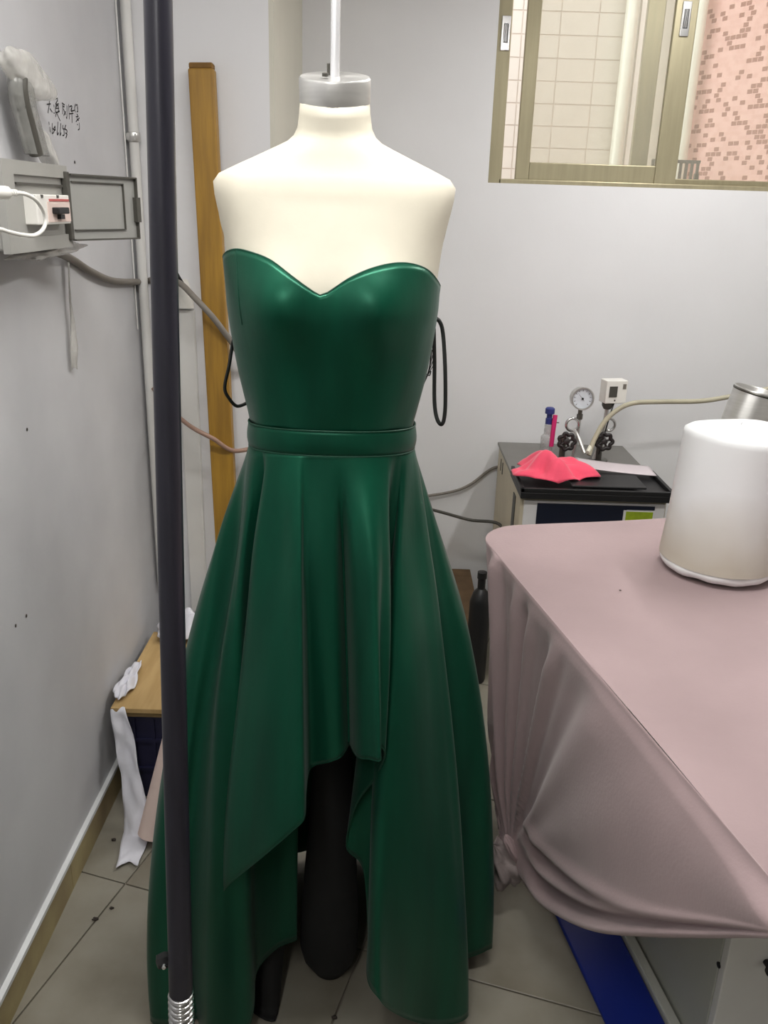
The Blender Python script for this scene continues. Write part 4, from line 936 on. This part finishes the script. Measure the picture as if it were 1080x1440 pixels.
for s_ in S:
    pp = [atX(55+x_/15.43, 125+y_/15.43, WLX+0.0006) for x_, y_ in s_]
    pp = cr(pp, 4) if len(pp) > 2 else pp
    for a, b in zip(pp[:-1], pp[1:]):
        t_ = (b-a).normalized(); sd = t_.cross(Vector((1, 0, 0))).normalized()*0.0013
        hwm.add([a-sd-t_*0.0008, b-sd+t_*0.0008, b+sd+t_*0.0008, a+sd-t_*0.0008], [[0, 1, 2, 3]])
hw = hwm.out('handwriting', 'ink', bpy.data.objects['wall_left'], smooth=False, label='black handwritten note on the left wall')
# small marks and chips in the plaster
for px, py in ((105, 228), (37, 866), (22, 880), (38, 604)):
    c = atX(px, py, WLX+0.0005); MB().lathe([(0.004, 0.0), (0.003, 0.001), (0.0005, 0.0012)], c, 7, (1, 0.1, 0)).out('plaster_chip', 'scrap', bpy.data.objects['wall_left'])
# cables
def wp(px, py, x): return atX(px, py, x)
c1 = [Vector((WLX+0.05, 1.72, 1.455)), atX(100, 364, WLX+0.012), atX(128, 382, WLX+0.012), atX(160, 395, WLX+0.012), atX(200, 396, WLX+0.014), atY(226, 392, 2.46), atY(252, 398, 2.42), atY(275, 420, 2.375), atY(300, 447, 2.375), atY(325, 480, 2.40), atY(346, 508, 2.45), Vector((-0.37, 2.499, 1.14))]
MB().tube(cr(c1, 8), 0.0085, 12).out('grey_cable', 'cable', label='thick grey cable running from the breaker box behind the plank', cat='cable')
c2 = [atY(215, 545, 2.47), atY(240, 575, 2.46), atY(258, 592, 2.41), atY(275, 604, 2.36), atY(300, 617, 2.36), atY(330, 634, 2.40), Vector((-0.365, 2.499, 0.86))]
MB().tube(cr(c2, 8), 0.0065, 12).out('brown_tube', 'pinkcable', label='thin brown tube sagging across the plank left of the gown', cat='tube')
c2 = [Vector((-0.20, 3.249, 0.62)), atY(500, 705, 3.23), atY(560, 702, 3.22), atY(628, 693, 3.23), atY(660, 682, 3.23), atY(690, 660, 3.235), Vector((0.47, 3.236, 0.60))]
MB().tube(cr(c2, 8), 0.0055, 12).out('thin_cable', 'cable', label='thin cable rising along the back wall right of the gown', cat='cable')
c3 = [atY(520, 690, 3.249), atY(560, 704, 3.20), atY(620, 720, 3.08), atY(660, 731, 3.02), atY(705, 740, 2.98), Vector((0.43, 2.93, 0.32))]
MB().tube(cr(c3, 8), 0.006, 12).out('dark_pipe', 'dkgrey', label='thin dark pipe entering the side of the steam boiler', cat='pipe')
# white capped trunking with dark cord behind the post
tk_ = empty('capped_trunking', (-0.56, 2.49, 0.5), 'white trunking strip with a rounded cap beside the wooden plank', 'trunking')
a, b = atY(249, 440, 2.49), atY(274, 440, 2.49)
MB().box((a.x, 2.476, 0.30), (b.x, 2.5, a.z+0.01)).out('strip', 'conduit', tk_, smooth=False, bevel=0.003)
zc0, zc1 = atY(262, 434, 2.46).z, atY(262, 394, 2.46).z
rws = []
for i in range(10):
    u = i/9; z = zc0+(zc1-zc0)*u; hwid = (b.x-a.x)/2*(1.06-0.5*u**2.2); cxm = (a.x+b.x)/2-0.004*u
    rws.append([Vector((cxm+hwid*math.cos(t_), 2.478+0.020*math.sin(t_), z)) for t_ in [2*math.pi*k/20 for k in range(20)]])
q = MB().grid(rws, closed=True); q.f.append([9*20+k for k in range(20)]); q.f.append(list(range(20))[::-1]); q.out('cap', 'white', tk_)
MB().tube([atY(243, 374, 2.455), atY(250, 388, 2.455), atY(256, 398, 2.46)], 0.0055, 10).out('cord', 'black', tk_)
# things by the back wall between gown and table
sk2 = empty('cardboard_box', (0.12, 3.0, 0), 'low brown cardboard box on the floor behind the gown near the table', 'box')
for nm, lo, hi in (('box_body', (-0.02, 2.75, 0.0), (0.36, 3.15, 0.16)), ('flap', (-0.02, 2.66, 0.155), (0.36, 2.75, 0.160)), ('flap', (-0.02, 3.15, 0.155), (0.36, 3.22, 0.160))):
    MB().box(lo, hi).out(nm, 'brownjunk', sk2, smooth=False, bevel=0.002)
MB().lathe([(0.0, 0.0), (0.034, 0.0), (0.036, 0.01), (0.036, 0.30), (0.026, 0.335), (0.013, 0.35), (0.013, 0.385), (0.016, 0.388), (0.016, 0.41), (0.0, 0.412)], (0.335, 2.62, 0), 24, caps=False).out('black_canister', 'black', label='slim black canister standing between gown and table', cat='canister')
# scraps on the floor
for px, py, sz, lb_ in ((160, 1182, 0.006, 'dark scrap on the floor nearest the hanging paper'), (134, 1294, 0.007, 'dark scrap in the middle of the left floor'), (157, 1278, 0.005, 'small scrap right of the middle floor scrap'), (470, 1432, 0.006, 'dark scrap on the tile below the gown')):
    c = atZ(px, py, 0.0); o = lump('floor_scrap', (c.x, c.y, sz*0.5), sz, sz*0.7, sz*0.5, px, 'scrap', None, amp=0.3, n=8)
    o['label'] = lb_; o['category'] = 'scrap'; o['group'] = 'scraps on the floor'
o = lump('thread_scrap', atZ(872, 830, TH+0.002), 0.0025, 0.0015, 0.001, 77, 'scrap', None, amp=0.3, n=8); o['label'] = 'tiny dark thread scrap on the pink tablecloth'; o['category'] = 'scrap'
